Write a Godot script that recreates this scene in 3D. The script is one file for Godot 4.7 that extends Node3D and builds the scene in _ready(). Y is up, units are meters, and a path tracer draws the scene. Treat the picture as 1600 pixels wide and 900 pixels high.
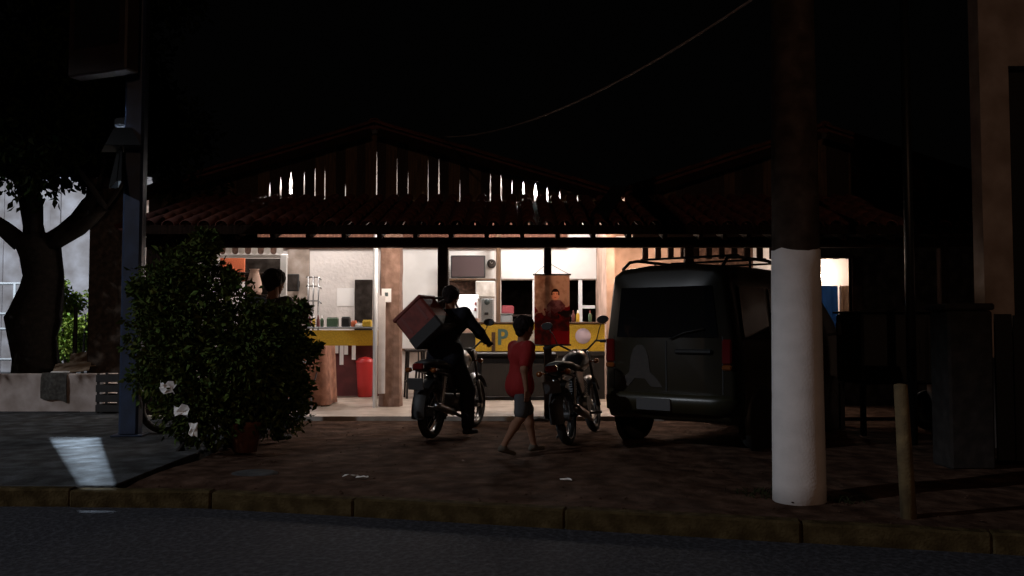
extends Node3D
# A snack bar with open front under tiled roofs, at night, seen from across the street.
# Camera stands at the origin, 1.2 m above the forecourt, and looks towards -z; depth below is -z.

const F := 1386.0          # focal length in photo pixels (photo is 1600 wide)
const EYE := 1.2
var PITCH := atan(64.0 / 1386.0)
var T := {}                # textures
var M := {}                # materials
var taken := {}
var rng := RandomNumberGenerator.new()

# ------------------------------------------------------------------ helpers
func at(px: float, py: float, depth: float) -> Vector3:
	var d := Vector3((px - 800.0) / F, (450.0 - py) / F, -1.0).rotated(Vector3.RIGHT, PITCH)
	return Vector3(0, EYE, 0) + d * (depth / -d.z)

func ax(px: float, depth: float) -> float:
	return at(px, 514.0, depth).x

func ay(py: float, depth: float) -> float:
	return at(800.0, py, depth).y

func lin(r: float, g: float, b: float) -> Color:
	return Color(r, g, b).linear_to_srgb()

func numbered(n: String) -> String:
	if not taken.has(n):
		taken[n] = 0
		return n
	taken[n] += 1
	return "%s_%03d" % [n, taken[n]]

func new_st(smooth := false) -> SurfaceTool:
	var st := SurfaceTool.new()
	st.begin(Mesh.PRIMITIVE_TRIANGLES)
	st.set_smooth_group(0 if smooth else -1)
	return st

func commit(st: SurfaceTool) -> ArrayMesh:
	st.generate_normals()
	return st.commit()

func put(called: String, mesh: Mesh, m: Material, parent: Node3D = null) -> MeshInstance3D:
	var o := MeshInstance3D.new()
	o.mesh = mesh
	o.material_override = m
	if parent == null:
		o.name = numbered(called)
		add_child(o, true)
	else:
		o.name = called
		parent.add_child(o, true)
	return o

func obj(called: String, st: SurfaceTool, m: Material, parent: Node3D = null) -> MeshInstance3D:
	return put(called, commit(st), m, parent)

func tag(o: Node3D, label: String, category: String, group := "") -> Node3D:
	o.set_meta("label", label)
	o.set_meta("category", category)
	if group != "":
		o.set_meta("group", group)
	return o

func thing(called: String, label: String, category: String, pos := Vector3.ZERO, turn := 0.0, group := "") -> Node3D:
	var o := Node3D.new()
	o.name = numbered(called)
	add_child(o, true)
	o.position = pos
	o.rotation.y = turn
	tag(o, label, category, group)
	return o

func structure(o: Node3D) -> Node3D:
	o.set_meta("kind", "structure")
	return o

func tri(st: SurfaceTool, a: Vector3, b: Vector3, c: Vector3) -> void:
	st.add_vertex(a); st.add_vertex(b); st.add_vertex(c)

func quad(st: SurfaceTool, a: Vector3, b: Vector3, c: Vector3, d: Vector3) -> void:
	tri(st, a, b, c); tri(st, a, c, d)

# box with chamfered edges
func box(st: SurfaceTool, c: Vector3, s: Vector3, ch := 0.0, bas := Basis.IDENTITY) -> void:
	var h := s * 0.5
	if ch <= 0.0:
		for axis in 3:
			for sg in [-1.0, 1.0]:
				var n := Vector3.ZERO; n[axis] = sg
				var u := Vector3.ZERO; u[(axis + 1) % 3] = 1.0
				var v := Vector3.ZERO; v[(axis + 2) % 3] = sg
				var o := n * h
				quad(st, c + bas * (o - u * h - v * h), c + bas * (o - u * h + v * h), c + bas * (o + u * h + v * h), c + bas * (o + u * h - v * h))
		return
	ch = minf(ch, minf(h.x, minf(h.y, h.z)) * 0.95)
	var i := h - Vector3.ONE * ch
	for axis in 3:
		var a1 := (axis + 1) % 3
		var a2 := (axis + 2) % 3
		for sg in [-1.0, 1.0]:
			var pts: Array[Vector3] = []
			for q in [[-1, -1], [-1, 1], [1, 1], [1, -1]]:
				var p := Vector3.ZERO
				p[axis] = sg * h[axis]
				p[a1] = q[0] * i[a1]
				p[a2] = q[1] * sg * i[a2]
				pts.append(c + bas * p)
			quad(st, pts[0], pts[1], pts[2], pts[3])
		for s1 in [-1.0, 1.0]:
			for s2 in [-1.0, 1.0]:
				var e: Array[Vector3] = []
				for q in [[0, -1.0], [0, 1.0], [1, 1.0], [1, -1.0]]:
					var p := Vector3.ZERO
					p[axis] = q[1] * i[axis]
					p[a1] = s1 * (h[a1] if q[0] == 0 else i[a1])
					p[a2] = s2 * (i[a2] if q[0] == 0 else h[a2])
					e.append(c + bas * p)
				if s1 * s2 > 0:
					quad(st, e[0], e[3], e[2], e[1])
				else:
					quad(st, e[0], e[1], e[2], e[3])
	for sx in [-1.0, 1.0]:
		for sy in [-1.0, 1.0]:
			for sz in [-1.0, 1.0]:
				var a := c + bas * Vector3(sx * h.x, sy * i.y, sz * i.z)
				var b := c + bas * Vector3(sx * i.x, sy * h.y, sz * i.z)
				var d := c + bas * Vector3(sx * i.x, sy * i.y, sz * h.z)
				if sx * sy * sz > 0: tri(st, a, d, b)
				else: tri(st, a, b, d)

func span(st: SurfaceTool, x0: float, x1: float, y0: float, y1: float, d0: float, d1: float, ch := 0.0) -> void:
	# a box given by x range, height range and depth range
	box(st, Vector3((x0 + x1) / 2, (y0 + y1) / 2, -(d0 + d1) / 2), Vector3(absf(x1 - x0), absf(y1 - y0), absf(d1 - d0)), ch)

func frame_of(dir: Vector3) -> Basis:
	var y := dir.normalized()
	var x := y.cross(Vector3.FORWARD if absf(y.z) < 0.9 else Vector3.RIGHT).normalized()
	return Basis(x, y, x.cross(y))

func tube(st: SurfaceTool, a: Vector3, b: Vector3, r0: float, r1: float, n := 10, caps := true) -> void:
	var f := frame_of(b - a)
	for k in n:
		var t0 := TAU * k / n
		var t1 := TAU * (k + 1) / n
		var u0 := f.x * cos(t0) + f.z * sin(t0)
		var u1 := f.x * cos(t1) + f.z * sin(t1)
		quad(st, a + u0 * r0, b + u0 * r1, b + u1 * r1, a + u1 * r0)
		if caps:
			tri(st, a, a + u0 * r0, a + u1 * r0)
			tri(st, b, b + u1 * r1, b + u0 * r1)

func sweep(st: SurfaceTool, pts: Array, radii: Array, n := 8, wobble := 0.0) -> void:
	var rings: Array = []
	var side := Vector3.ZERO
	for j in pts.size():
		var dir: Vector3 = (pts[mini(j + 1, pts.size() - 1)] - pts[maxi(j - 1, 0)]).normalized()
		if side == Vector3.ZERO:
			side = frame_of(dir).x
		side = (side - dir * side.dot(dir)).normalized()
		var up := side.cross(dir)
		var ring := PackedVector3Array()
		for k in n:
			var t := TAU * k / n
			var w := 1.0 + (rng.randf_range(-wobble, wobble) if wobble > 0 else 0.0)
			ring.append(pts[j] + (side * cos(t) + up * sin(t)) * radii[j] * w)
		rings.append(ring)
	for j in rings.size() - 1:
		for k in n:
			var k1 := (k + 1) % n
			quad(st, rings[j][k], rings[j][k1], rings[j + 1][k1], rings[j + 1][k])
	for k in n:
		var k1 := (k + 1) % n
		tri(st, pts[0], rings[0][k1], rings[0][k])
		tri(st, pts[-1], rings[-1][k], rings[-1][k1])

func rep(v: float, n: int) -> Array:
	var a := []
	for i in n: a.append(v)
	return a

# lathe about an axis: profile of [along, radius]
func lathe(st: SurfaceTool, o: Vector3, axis: Vector3, prof: Array, n := 20) -> void:
	var f := frame_of(axis)
	for j in prof.size() - 1:
		for k in n:
			var t0 := TAU * k / n
			var t1 := TAU * (k + 1) / n
			var u0 := f.x * cos(t0) + f.z * sin(t0)
			var u1 := f.x * cos(t1) + f.z * sin(t1)
			var a: Vector3 = o + f.y * prof[j][0]
			var b: Vector3 = o + f.y * prof[j + 1][0]
			quad(st, a + u0 * prof[j][1], b + u0 * prof[j + 1][1], b + u1 * prof[j + 1][1], a + u1 * prof[j][1])

# extrude a polygon (array of Vector2 in the plane u,v) along w
func prism(st: SurfaceTool, poly: PackedVector2Array, o: Vector3, u: Vector3, v: Vector3, w: Vector3) -> void:
	var idx := Geometry2D.triangulate_polygon(poly)
	for k in range(0, idx.size(), 3):
		var a := o + u * poly[idx[k]].x + v * poly[idx[k]].y
		var b := o + u * poly[idx[k + 1]].x + v * poly[idx[k + 1]].y
		var c := o + u * poly[idx[k + 2]].x + v * poly[idx[k + 2]].y
		tri(st, a, c, b)
		tri(st, a + w, b + w, c + w)
	for k in poly.size():
		var p := poly[k]
		var q := poly[(k + 1) % poly.size()]
		var a := o + u * p.x + v * p.y
		var b := o + u * q.x + v * q.y
		quad(st, a, b, b + w, a + w)

func loft(st: SurfaceTool, rings: Array, close := true, caps := true) -> void:
	var n: int = rings[0].size()
	for j in rings.size() - 1:
		for k in (n if close else n - 1):
			var k1 := (k + 1) % n
			quad(st, rings[j][k], rings[j + 1][k], rings[j + 1][k1], rings[j][k1])
	if caps:
		for e in [0, rings.size() - 1]:
			var mid := Vector3.ZERO
			for p in rings[e]: mid += p
			mid /= n
			for k in n:
				var k1 := (k + 1) % n
				if e == 0: tri(st, mid, rings[e][k], rings[e][k1])
				else: tri(st, mid, rings[e][k1], rings[e][k])

# ------------------------------------------------------------------ textures and materials
func noise_image(sd: int, freq: float, oct: int, size := 512, kind := FastNoiseLite.TYPE_SIMPLEX_SMOOTH) -> Image:
	var n := FastNoiseLite.new()
	n.seed = sd
	n.noise_type = kind
	n.frequency = freq
	n.fractal_octaves = oct
	return n.get_seamless_image(size, size)

func tone(img: Image, lo: float, hi: float, gamma := 1.0, warm := 0.0) -> ImageTexture:
	var w := img.get_width()
	var out := Image.create(w, w, false, Image.FORMAT_RGB8)
	for y in w:
		for x in w:
			var g := pow(img.get_pixel(x, y).r, gamma)
			var v := lerpf(lo, hi, g)
			out.set_pixel(x, y, Color(v, v * (1.0 - warm * (1.0 - g)), v * (1.0 - 2.0 * warm * (1.0 - g))))
	out.generate_mipmaps()
	return ImageTexture.create_from_image(out)

func relief(img: Image, strength: float) -> ImageTexture:
	var c: Image = img.duplicate()
	c.convert(Image.FORMAT_RGBA8)
	c.bump_map_to_normal_map(strength)
	return ImageTexture.create_from_image(c)

func make_textures() -> void:
	var fine := noise_image(3, 0.09, 4)
	var coarse := noise_image(8, 0.008, 6)
	var blotch := noise_image(21, 0.014, 5)
	var cell := noise_image(5, 0.05, 3, 512, FastNoiseLite.TYPE_CELLULAR)
	T.fine = tone(fine, 0.82, 1.0)
	T.coarse = tone(coarse, 0.72, 1.0, 1.0, 0.04)
	T.blotch = tone(blotch, 0.55, 1.0, 1.1, 0.04)
	T.plain = tone(coarse, 0.9, 1.0)
	T.grit = tone(cell, 0.5, 1.0)
	T.fine_n = relief(fine, 3.0)
	T.coarse_n = relief(coarse, 6.0)
	T.grit_n = relief(cell, 4.0)
	# wood grain: noise stretched along v
	var wn := FastNoiseLite.new()
	wn.seed = 31; wn.frequency = 0.02; wn.fractal_octaves = 4
	var wood := Image.create(256, 256, false, Image.FORMAT_RGB8)
	for y in 256:
		for x in 256:
			var bl := smoothstep(0.0, 40.0, minf(y, 255 - y))
			var v := wn.get_noise_2d(x * 5.0, y * 0.35 * bl) * 0.5 + 0.5
			wood.set_pixel(x, y, Color(1, 1, 1) * lerpf(0.5, 1.0, v))
	T.wood = ImageTexture.create_from_image(wood)

func mat(c: Color, rough := 0.8, tex := "", scale := 0.5, nrm := "", nscale := 0.6, metal := 0.0) -> StandardMaterial3D:
	var m := StandardMaterial3D.new()
	m.albedo_color = c
	m.roughness = rough
	m.metallic = metal
	if tex != "":
		m.albedo_texture = T[tex]
	if nrm != "":
		m.normal_enabled = true
		m.normal_texture = T[nrm]
		m.normal_scale = nscale
	if tex != "" or nrm != "":
		m.uv1_triplanar = true
		m.uv1_world_triplanar = true
		m.uv1_scale = Vector3.ONE * scale
	return m

func glow(c: Color, e: float) -> StandardMaterial3D:
	var m := StandardMaterial3D.new()
	m.albedo_color = Color(0.9, 0.9, 0.9)
	m.emission_enabled = true
	m.emission = c
	m.emission_energy_multiplier = e
	return m

func make_materials() -> void:
	M.asphalt = mat(lin(0.074, 0.074, 0.086), 0.85, "grit", 0.9, "grit_n", 0.8)
	M.dirt = mat(lin(0.105, 0.062, 0.044), 0.95, "blotch", 0.45, "coarse_n", 1.6)
	M.concrete = mat(lin(0.1, 0.107, 0.115), 0.8, "blotch", 0.4, "fine_n", 0.4)
	M.kerb = mat(lin(0.095, 0.07, 0.033), 0.9, "blotch", 0.9, "fine_n", 0.7)
	M.earth = mat(lin(0.03, 0.022, 0.016), 1.0, "grit", 1.0, "coarse_n", 0.8)
	M.far_ground = mat(lin(0.22, 0.23, 0.24), 0.9, "blotch", 0.2)
	M.tile = mat(lin(0.16, 0.045, 0.03), 0.85, "blotch", 0.9, "fine_n", 0.5)
	M.tile2 = mat(lin(0.13, 0.04, 0.028), 0.9, "coarse", 1.3, "fine_n", 0.5)
	M.tile3 = mat(lin(0.2, 0.06, 0.036), 0.85, "blotch", 1.1, "fine_n", 0.5)
	M.timber = mat(lin(0.035, 0.019, 0.013), 0.75, "wood", 1.2, "fine_n", 0.3)
	M.board = mat(lin(0.05, 0.024, 0.015), 0.8, "wood", 0.9, "fine_n", 0.3)
	M.board2 = mat(lin(0.038, 0.02, 0.013), 0.85, "wood", 1.3, "fine_n", 0.3)
	M.board3 = mat(lin(0.16, 0.085, 0.04), 0.8, "wood", 1.0, "fine_n", 0.3)
	M.red_timber = mat(lin(0.26, 0.1, 0.055), 0.8, "wood", 0.8)
	M.dark_wood = mat(lin(0.022, 0.017, 0.014), 0.6, "wood", 1.2)
	M.plaster = mat(lin(0.7, 0.65, 0.62), 0.85, "plain", 0.25, "fine_n", 0.2)
	M.white_wall = mat(lin(0.8, 0.79, 0.77), 0.8, "plain", 0.3)
	M.peach = mat(lin(0.68, 0.48, 0.39), 0.85, "coarse", 0.4)
	M.brown_pillar = mat(lin(0.19, 0.105, 0.075), 0.9, "blotch", 1.3, "coarse_n", 1.0)
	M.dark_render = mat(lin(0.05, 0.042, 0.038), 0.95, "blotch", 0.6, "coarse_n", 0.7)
	M.old_render = mat(lin(0.075, 0.05, 0.034), 0.95, "blotch", 1.1, "coarse_n", 1.0)
	M.worn_pillar = mat(lin(0.27, 0.165, 0.125), 0.9, "coarse", 1.3, "coarse_n", 1.0)
	M.taupe = mat(lin(0.4, 0.34, 0.3), 0.85, "coarse", 0.8)
	M.soot = mat(lin(0.028, 0.023, 0.021), 0.95, "blotch", 0.8, "coarse_n", 0.6)
	M.floor_tile = mat(lin(0.55, 0.48, 0.42), 0.45, "coarse", 0.5)
	M.yellow = mat(lin(0.66, 0.42, 0.025), 0.5, "fine", 0.6)
	M.orange = mat(lin(0.7, 0.16, 0.06), 0.6, "fine", 0.8)
	M.red_plastic = mat(lin(0.55, 0.03, 0.03), 0.4)
	M.white_paint = mat(lin(0.72, 0.7, 0.67), 0.6, "coarse", 1.0)
	M.white_metal = mat(lin(0.7, 0.72, 0.74), 0.35)
	M.steel = mat(lin(0.5, 0.5, 0.5), 0.3, "fine", 1.0, "", 0.5, 0.9)
	M.chrome = mat(lin(0.22, 0.22, 0.22), 0.28, "", 1.0, "", 1.0, 1.0)
	M.black_metal = mat(lin(0.007, 0.007, 0.0075), 0.45)
	M.black_plastic = mat(lin(0.008, 0.008, 0.008), 0.6)
	M.rubber = mat(lin(0.015, 0.014, 0.014), 0.85, "fine", 3.0)
	M.screen = mat(lin(0.045, 0.025, 0.026), 0.5)
	M.dark_glass = mat(lin(0.008, 0.008, 0.009), 0.06)
	M.grey_box = mat(lin(0.25, 0.27, 0.28), 0.6, "fine", 1.0)
	M.green_box = mat(lin(0.07, 0.13, 0.07), 0.6, "fine", 1.0)
	M.pink = mat(lin(0.5, 0.1, 0.12), 0.8, "fine", 1.0)
	M.brown_cloth = mat(lin(0.42, 0.19, 0.12), 0.95, "blotch", 0.8, "fine_n", 0.4)
	M.maroon = mat(lin(0.16, 0.03, 0.03), 0.7, "coarse", 0.8)
	M.sign_face = mat(lin(0.02, 0.02, 0.021), 0.4, "blotch", 1.5)
	M.sign_frame = mat(lin(0.03, 0.015, 0.011), 0.6, "coarse", 0.8)
	M.paper = mat(lin(0.78, 0.76, 0.74), 0.9)
	M.ink = mat(lin(0.05, 0.07, 0.07), 0.7)
	M.teal_ink = mat(lin(0.06, 0.13, 0.12), 0.6)
	M.lilac = mat(lin(0.6, 0.5, 0.6), 0.6)
	M.blue = mat(lin(0.024, 0.04, 0.085), 0.45, "coarse", 0.8)
	M.curtain_blue = mat(lin(0.02, 0.16, 0.6), 0.9, "fine", 1.0)
	M.curtain_beige = mat(lin(0.6, 0.42, 0.3), 0.9, "fine", 1.0)
	M.pole = mat(lin(0.1, 0.075, 0.062), 0.95, "blotch", 0.7, "coarse_n", 0.8)
	M.whitewash = mat(lin(0.68, 0.63, 0.61), 0.9, "plain", 1.1, "fine_n", 0.3)
	M.planter = mat(lin(0.58, 0.5, 0.47), 0.9, "coarse", 0.5, "coarse_n", 0.6)
	M.cardboard = mat(lin(0.26, 0.19, 0.13), 0.9, "coarse", 1.0)
	M.grey_cloth = mat(lin(0.1, 0.095, 0.085), 0.95, "blotch", 2.0, "coarse_n", 0.8)
	M.bark = mat(lin(0.032, 0.026, 0.022), 0.95, "blotch", 1.4, "coarse_n", 1.2)
	M.weed = mat(lin(0.022, 0.024, 0.011), 0.95)
	M.clay = mat(lin(0.26, 0.1, 0.05), 0.85, "blotch", 1.5)
	M.post_yellow = mat(lin(0.2, 0.14, 0.06), 0.85, "blotch", 1.0, "fine_n", 0.5)
	M.house = mat(lin(0.46, 0.38, 0.34), 0.9, "coarse", 0.4, "fine_n", 0.3)
	M.back_wall = mat(lin(0.55, 0.55, 0.58), 0.9, "coarse", 0.3)
	M.cable = mat(lin(0.34, 0.27, 0.24), 0.6)
	M.van = mat(lin(0.016, 0.012, 0.005), 0.3)
	M.van.clearcoat_enabled = true
	M.van.clearcoat = 0.6
	M.decal = mat(lin(0.036, 0.024, 0.015), 0.5, "blotch", 2.5)
	M.bumper = mat(lin(0.02, 0.017, 0.008), 0.35)
	M.tail_red = mat(lin(0.1, 0.006, 0.006), 0.12)
	M.amber = mat(lin(0.16, 0.045, 0.008), 0.2)
	M.plate = mat(lin(0.05, 0.05, 0.052), 0.5)
	M.seat = mat(lin(0.012, 0.012, 0.012), 0.6, "fine", 3.0)
	M.tank_red = mat(lin(0.04, 0.004, 0.005), 0.2)
	M.tank_black = mat(lin(0.01, 0.01, 0.012), 0.3)
	M.tank_blue = mat(lin(0.01, 0.018, 0.05), 0.15)
	M.bag_red = mat(lin(0.2, 0.03, 0.02), 0.7, "coarse", 2.0)
	M.bag_tape = mat(lin(0.13, 0.022, 0.016), 0.6)
	M.bag_black = mat(lin(0.012, 0.011, 0.011), 0.7)
	M.alu = mat(lin(0.09, 0.09, 0.092), 0.45, "fine", 2.0, "", 0.5, 0.7)
	for k in ["dirt", "kerb", "earth", "concrete", "pole", "dark_render", "timber"]:
		M[k].metallic_specular = 0.12
	M.weed.metallic_specular = 0.05
	M.asphalt.metallic_specular = 0.25
	for k in ["leaf", "skin"]:
		var m := StandardMaterial3D.new()
		m.vertex_color_use_as_albedo = true
		m.roughness = 0.95 if k != "skin" else 0.8
		m.metallic_specular = 0.15 if k != "skin" else 0.3
		if k != "skin":
			m.cull_mode = BaseMaterial3D.CULL_DISABLED
			m.backlight_enabled = true
			m.backlight = Color(0.25, 0.3, 0.1)
		M[k] = m

# ------------------------------------------------------------------ leaves
func leaf_mesh(clumps: Array, count: int, size: float, col: Color, sd: int) -> ArrayMesh:
	# clumps: [centre, radii]; leaves sit through each clump's volume, denser to the outside
	var r := RandomNumberGenerator.new()
	r.seed = sd
	var total := 0.0
	for c in clumps: total += pow(c[1].x * c[1].y * c[1].z, 0.67)
	var v := PackedVector3Array()
	var nn := PackedVector3Array()
	var cc := PackedColorArray()
	for c in clumps:
		var num := int(count * pow(c[1].x * c[1].y * c[1].z, 0.67) / total)
		for i in num:
			var dir := Vector3(r.randfn(), r.randfn(), r.randfn()).normalized()
			var p: Vector3 = c[0] + dir * c[1] * pow(r.randf(), 0.45) * r.randf_range(0.85, 1.12)
			var s := size * r.randf_range(0.6, 1.3)
			var along := (dir + Vector3(r.randfn(), r.randfn() - 0.5, r.randfn()) * 0.8).normalized()
			var side := along.cross(Vector3(r.randfn(), r.randfn(), r.randfn()).normalized()).normalized()
			var up := side.cross(along)
			var a := p
			var b := p + along * s * 0.5 + side * s * 0.27 + up * s * 0.06
			var d := p + along * s * 0.5 - side * s * 0.27 + up * s * 0.06
			var e := p + along * s - up * s * 0.1
			var k := r.randf_range(0.6, 1.4)
			var warm := r.randf_range(-0.15, 0.25)
			var cl := Color(col.r * k * (1.0 + warm), col.g * k, col.b * k)
			for t in [[a, b, e], [a, e, d]]:
				var n: Vector3 = (t[2] - t[0]).cross(t[1] - t[0]).normalized()
				for q in t:
					v.append(q); nn.append(n); cc.append(cl)
	var arr := []
	arr.resize(Mesh.ARRAY_MAX)
	arr[Mesh.ARRAY_VERTEX] = v
	arr[Mesh.ARRAY_NORMAL] = nn
	arr[Mesh.ARRAY_COLOR] = cc
	var mesh := ArrayMesh.new()
	mesh.add_surface_from_arrays(Mesh.PRIMITIVE_TRIANGLES, arr)
	return mesh

# ------------------------------------------------------------------ bodies: smooth union of tapered capsules, meshed as surface nets
class Body:
	var v := PackedVector3Array()
	var n := PackedVector3Array()
	var c := PackedColorArray()
	var idx := PackedInt32Array()

	func add(bones: Array, cell: float, k: float) -> void:
		var lo := Vector3.ONE * 1e9
		var hi := -Vector3.ONE * 1e9
		for b in bones:
			var r: float = maxf(b[2], b[3]) + k + cell * 3.0
			lo = lo.min(b[0].min(b[1]) - Vector3.ONE * r)
			hi = hi.max(b[0].max(b[1]) + Vector3.ONE * r)
		var nx := int((hi.x - lo.x) / cell) + 2
		var ny := int((hi.y - lo.y) / cell) + 2
		var nz := int((hi.z - lo.z) / cell) + 2
		var f := PackedFloat32Array()
		f.resize(nx * ny * nz)
		f.fill(9.0)
		var best := PackedFloat32Array()
		best.resize(nx * ny * nz)
		best.fill(9.0)
		var who := PackedByteArray()
		who.resize(nx * ny * nz)
		for bi in bones.size():
			var b: Array = bones[bi]
			var a0: Vector3 = b[0]
			var ab: Vector3 = b[1] - b[0]
			var ll := maxf(ab.length_squared(), 1e-9)
			var r0: float = b[2]
			var r1: float = b[3]
			var m := maxf(r0, r1) + k + cell * 2.0
			var l: Vector3 = ((a0.min(b[1]) - Vector3.ONE * m - lo) / cell).floor()
			var h: Vector3 = ((a0.max(b[1]) + Vector3.ONE * m - lo) / cell).ceil()
			for iz in range(maxi(int(l.z), 0), mini(int(h.z), nz - 1) + 1):
				for iy in range(maxi(int(l.y), 0), mini(int(h.y), ny - 1) + 1):
					var row := (iz * ny + iy) * nx
					for ix in range(maxi(int(l.x), 0), mini(int(h.x), nx - 1) + 1):
						var p := lo + Vector3(ix, iy, iz) * cell - a0
						var t := clampf(p.dot(ab) / ll, 0.0, 1.0)
						var d := (p - ab * t).length() - lerpf(r0, r1, t)
						var i := row + ix
						if d < best[i]:
							best[i] = d
							who[i] = bi
						var g := f[i]
						if g > 8.0:
							f[i] = d
						else:
							var e := maxf(k - absf(g - d), 0.0) / k
							f[i] = minf(g, d) - e * e * k * 0.25
		var at_cell := PackedInt32Array()
		at_cell.resize(nx * ny * nz)
		at_cell.fill(-1)
		var sx := 1
		var sy := nx
		var sz := nx * ny
		var off := [0, sx, sy, sx + sy, sz, sx + sz, sy + sz, sx + sy + sz]
		var edges := [[0, 1], [2, 3], [4, 5], [6, 7], [0, 2], [1, 3], [4, 6], [5, 7], [0, 4], [1, 5], [2, 6], [3, 7]]
		for iz in nz - 1:
			for iy in ny - 1:
				var i := (iz * ny + iy) * nx
				for ix in nx - 1:
					var g0 := f[i]
					if g0 > cell * 2.0 or g0 < -cell * 2.0:
						i += 1
						continue
					var g := [g0, f[i + sx], f[i + sy], f[i + sx + sy], f[i + sz], f[i + sx + sz], f[i + sy + sz], f[i + sx + sy + sz]]
					var neg := 0
					for q in g:
						if q < 0.0: neg += 1
					if neg == 0 or neg == 8:
						i += 1
						continue
					var sum := Vector3.ZERO
					var cnt := 0
					for e in edges:
						var ga: float = g[e[0]]
						var gb: float = g[e[1]]
						if (ga < 0.0) != (gb < 0.0):
							var t := ga / (ga - gb)
							var pa := Vector3(e[0] & 1, (e[0] >> 1) & 1, e[0] >> 2)
							var pb := Vector3(e[1] & 1, (e[1] >> 1) & 1, e[1] >> 2)
							sum += pa.lerp(pb, t)
							cnt += 1
					at_cell[i] = v.size()
					v.append(lo + (Vector3(ix, iy, iz) + sum / cnt) * cell)
					n.append(Vector3(g[1] + g[3] + g[5] + g[7] - g[0] - g[2] - g[4] - g[6], g[2] + g[3] + g[6] + g[7] - g[0] - g[1] - g[4] - g[5], g[4] + g[5] + g[6] + g[7] - g[0] - g[1] - g[2] - g[3]).normalized())
					c.append(bones[who[i]][4])
					i += 1
		for iz in range(1, nz - 1):
			for iy in range(1, ny - 1):
				for ix in range(1, nx - 1):
					var i := (iz * ny + iy) * nx + ix
					if at_cell[i] < 0:
						continue
					var s := f[i] < 0.0
					for ax in 3:
						var st: int = [sx, sy, sz][ax]
						if (f[i + st] < 0.0) == s:
							continue
						var u: int = [sy, sz, sx][ax]
						var w: int = [sz, sx, sy][ax]
						var q := [at_cell[i], at_cell[i - u], at_cell[i - u - w], at_cell[i - w]]
						if q[0] < 0 or q[1] < 0 or q[2] < 0 or q[3] < 0:
							continue
						if s:
							idx.append_array([q[0], q[2], q[1], q[0], q[3], q[2]])
						else:
							idx.append_array([q[0], q[1], q[2], q[0], q[2], q[3]])

	func fold(amount: float, freq: float, sd: int) -> void:
		# creases of cloth, strands of hair: the surface moved along its normals
		var nz := FastNoiseLite.new()
		nz.seed = sd
		nz.frequency = freq
		nz.fractal_octaves = 3
		nz.fractal_type = FastNoiseLite.FRACTAL_RIDGED
		for i in v.size():
			var p := v[i]
			var g := nz.get_noise_3d(p.x, p.y * 0.45, p.z)
			v[i] = p + n[i] * g * amount
			var e := 0.006
			var d := Vector3(nz.get_noise_3d(p.x + e, p.y * 0.45, p.z) - g, nz.get_noise_3d(p.x, (p.y + e) * 0.45, p.z) - g, nz.get_noise_3d(p.x, p.y * 0.45, p.z + e) - g) / e * amount
			n[i] = (n[i] - (d - n[i] * d.dot(n[i]))).normalized()

	func mesh() -> ArrayMesh:
		var arr := []
		arr.resize(Mesh.ARRAY_MAX)
		arr[Mesh.ARRAY_VERTEX] = v
		arr[Mesh.ARRAY_NORMAL] = n
		arr[Mesh.ARRAY_COLOR] = c
		arr[Mesh.ARRAY_INDEX] = idx
		var m := ArrayMesh.new()
		m.add_surface_from_arrays(Mesh.PRIMITIVE_TRIANGLES, arr)
		return m

func hand_bones(wrist: Vector3, dir: Vector3, palm: Vector3, thumb_side: Vector3, sc: float, curl: float, col: Color) -> Array:
	# dir: along the fingers; palm: the way the palm faces; thumb_side: towards the thumb
	var out := []
	var d := dir.normalized()
	var t := (thumb_side - d * thumb_side.dot(d)).normalized()
	var p := (palm - d * palm.dot(d)).normalized()
	for k in 4:
		var o := (1.5 - k) * 0.019 * sc
		var root := wrist + d * 0.085 * sc + t * o
		out.append([wrist + d * 0.015 * sc + t * o * 0.6, root, 0.014 * sc, 0.0115 * sc, col])
		var ln: float = [0.068, 0.076, 0.07, 0.055][k] * sc
		var d1 := (d * cos(curl * 0.6) + p * sin(curl * 0.6)).normalized()
		var d2 := (d * cos(curl * 1.5) + p * sin(curl * 1.5)).normalized()
		var d3 := (d * cos(curl * 2.3) + p * sin(curl * 2.3)).normalized()
		var a := root + d1 * ln * 0.45
		var b := a + d2 * ln * 0.32
		out.append([root, a, 0.0095 * sc, 0.0085 * sc, col])
		out.append([a, b, 0.0085 * sc, 0.0078 * sc, col])
		out.append([b, b + d3 * ln * 0.23, 0.0078 * sc, 0.0065 * sc, col])
	var tr := wrist + d * 0.03 * sc + t * 0.026 * sc
	var td := (d * 0.75 + t * 0.6 + p * 0.35 * curl).normalized()
	var tm := tr + td * 0.04 * sc
	out.append([wrist + d * 0.015 * sc + t * 0.012 * sc, tr, 0.015 * sc, 0.013 * sc, col])
	out.append([tr, tm, 0.0125 * sc, 0.0105 * sc, col])
	out.append([tm, tm + (td + d * 0.6 + p * 0.5 * curl).normalized() * 0.03 * sc, 0.0105 * sc, 0.008 * sc, col])
	return out

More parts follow.
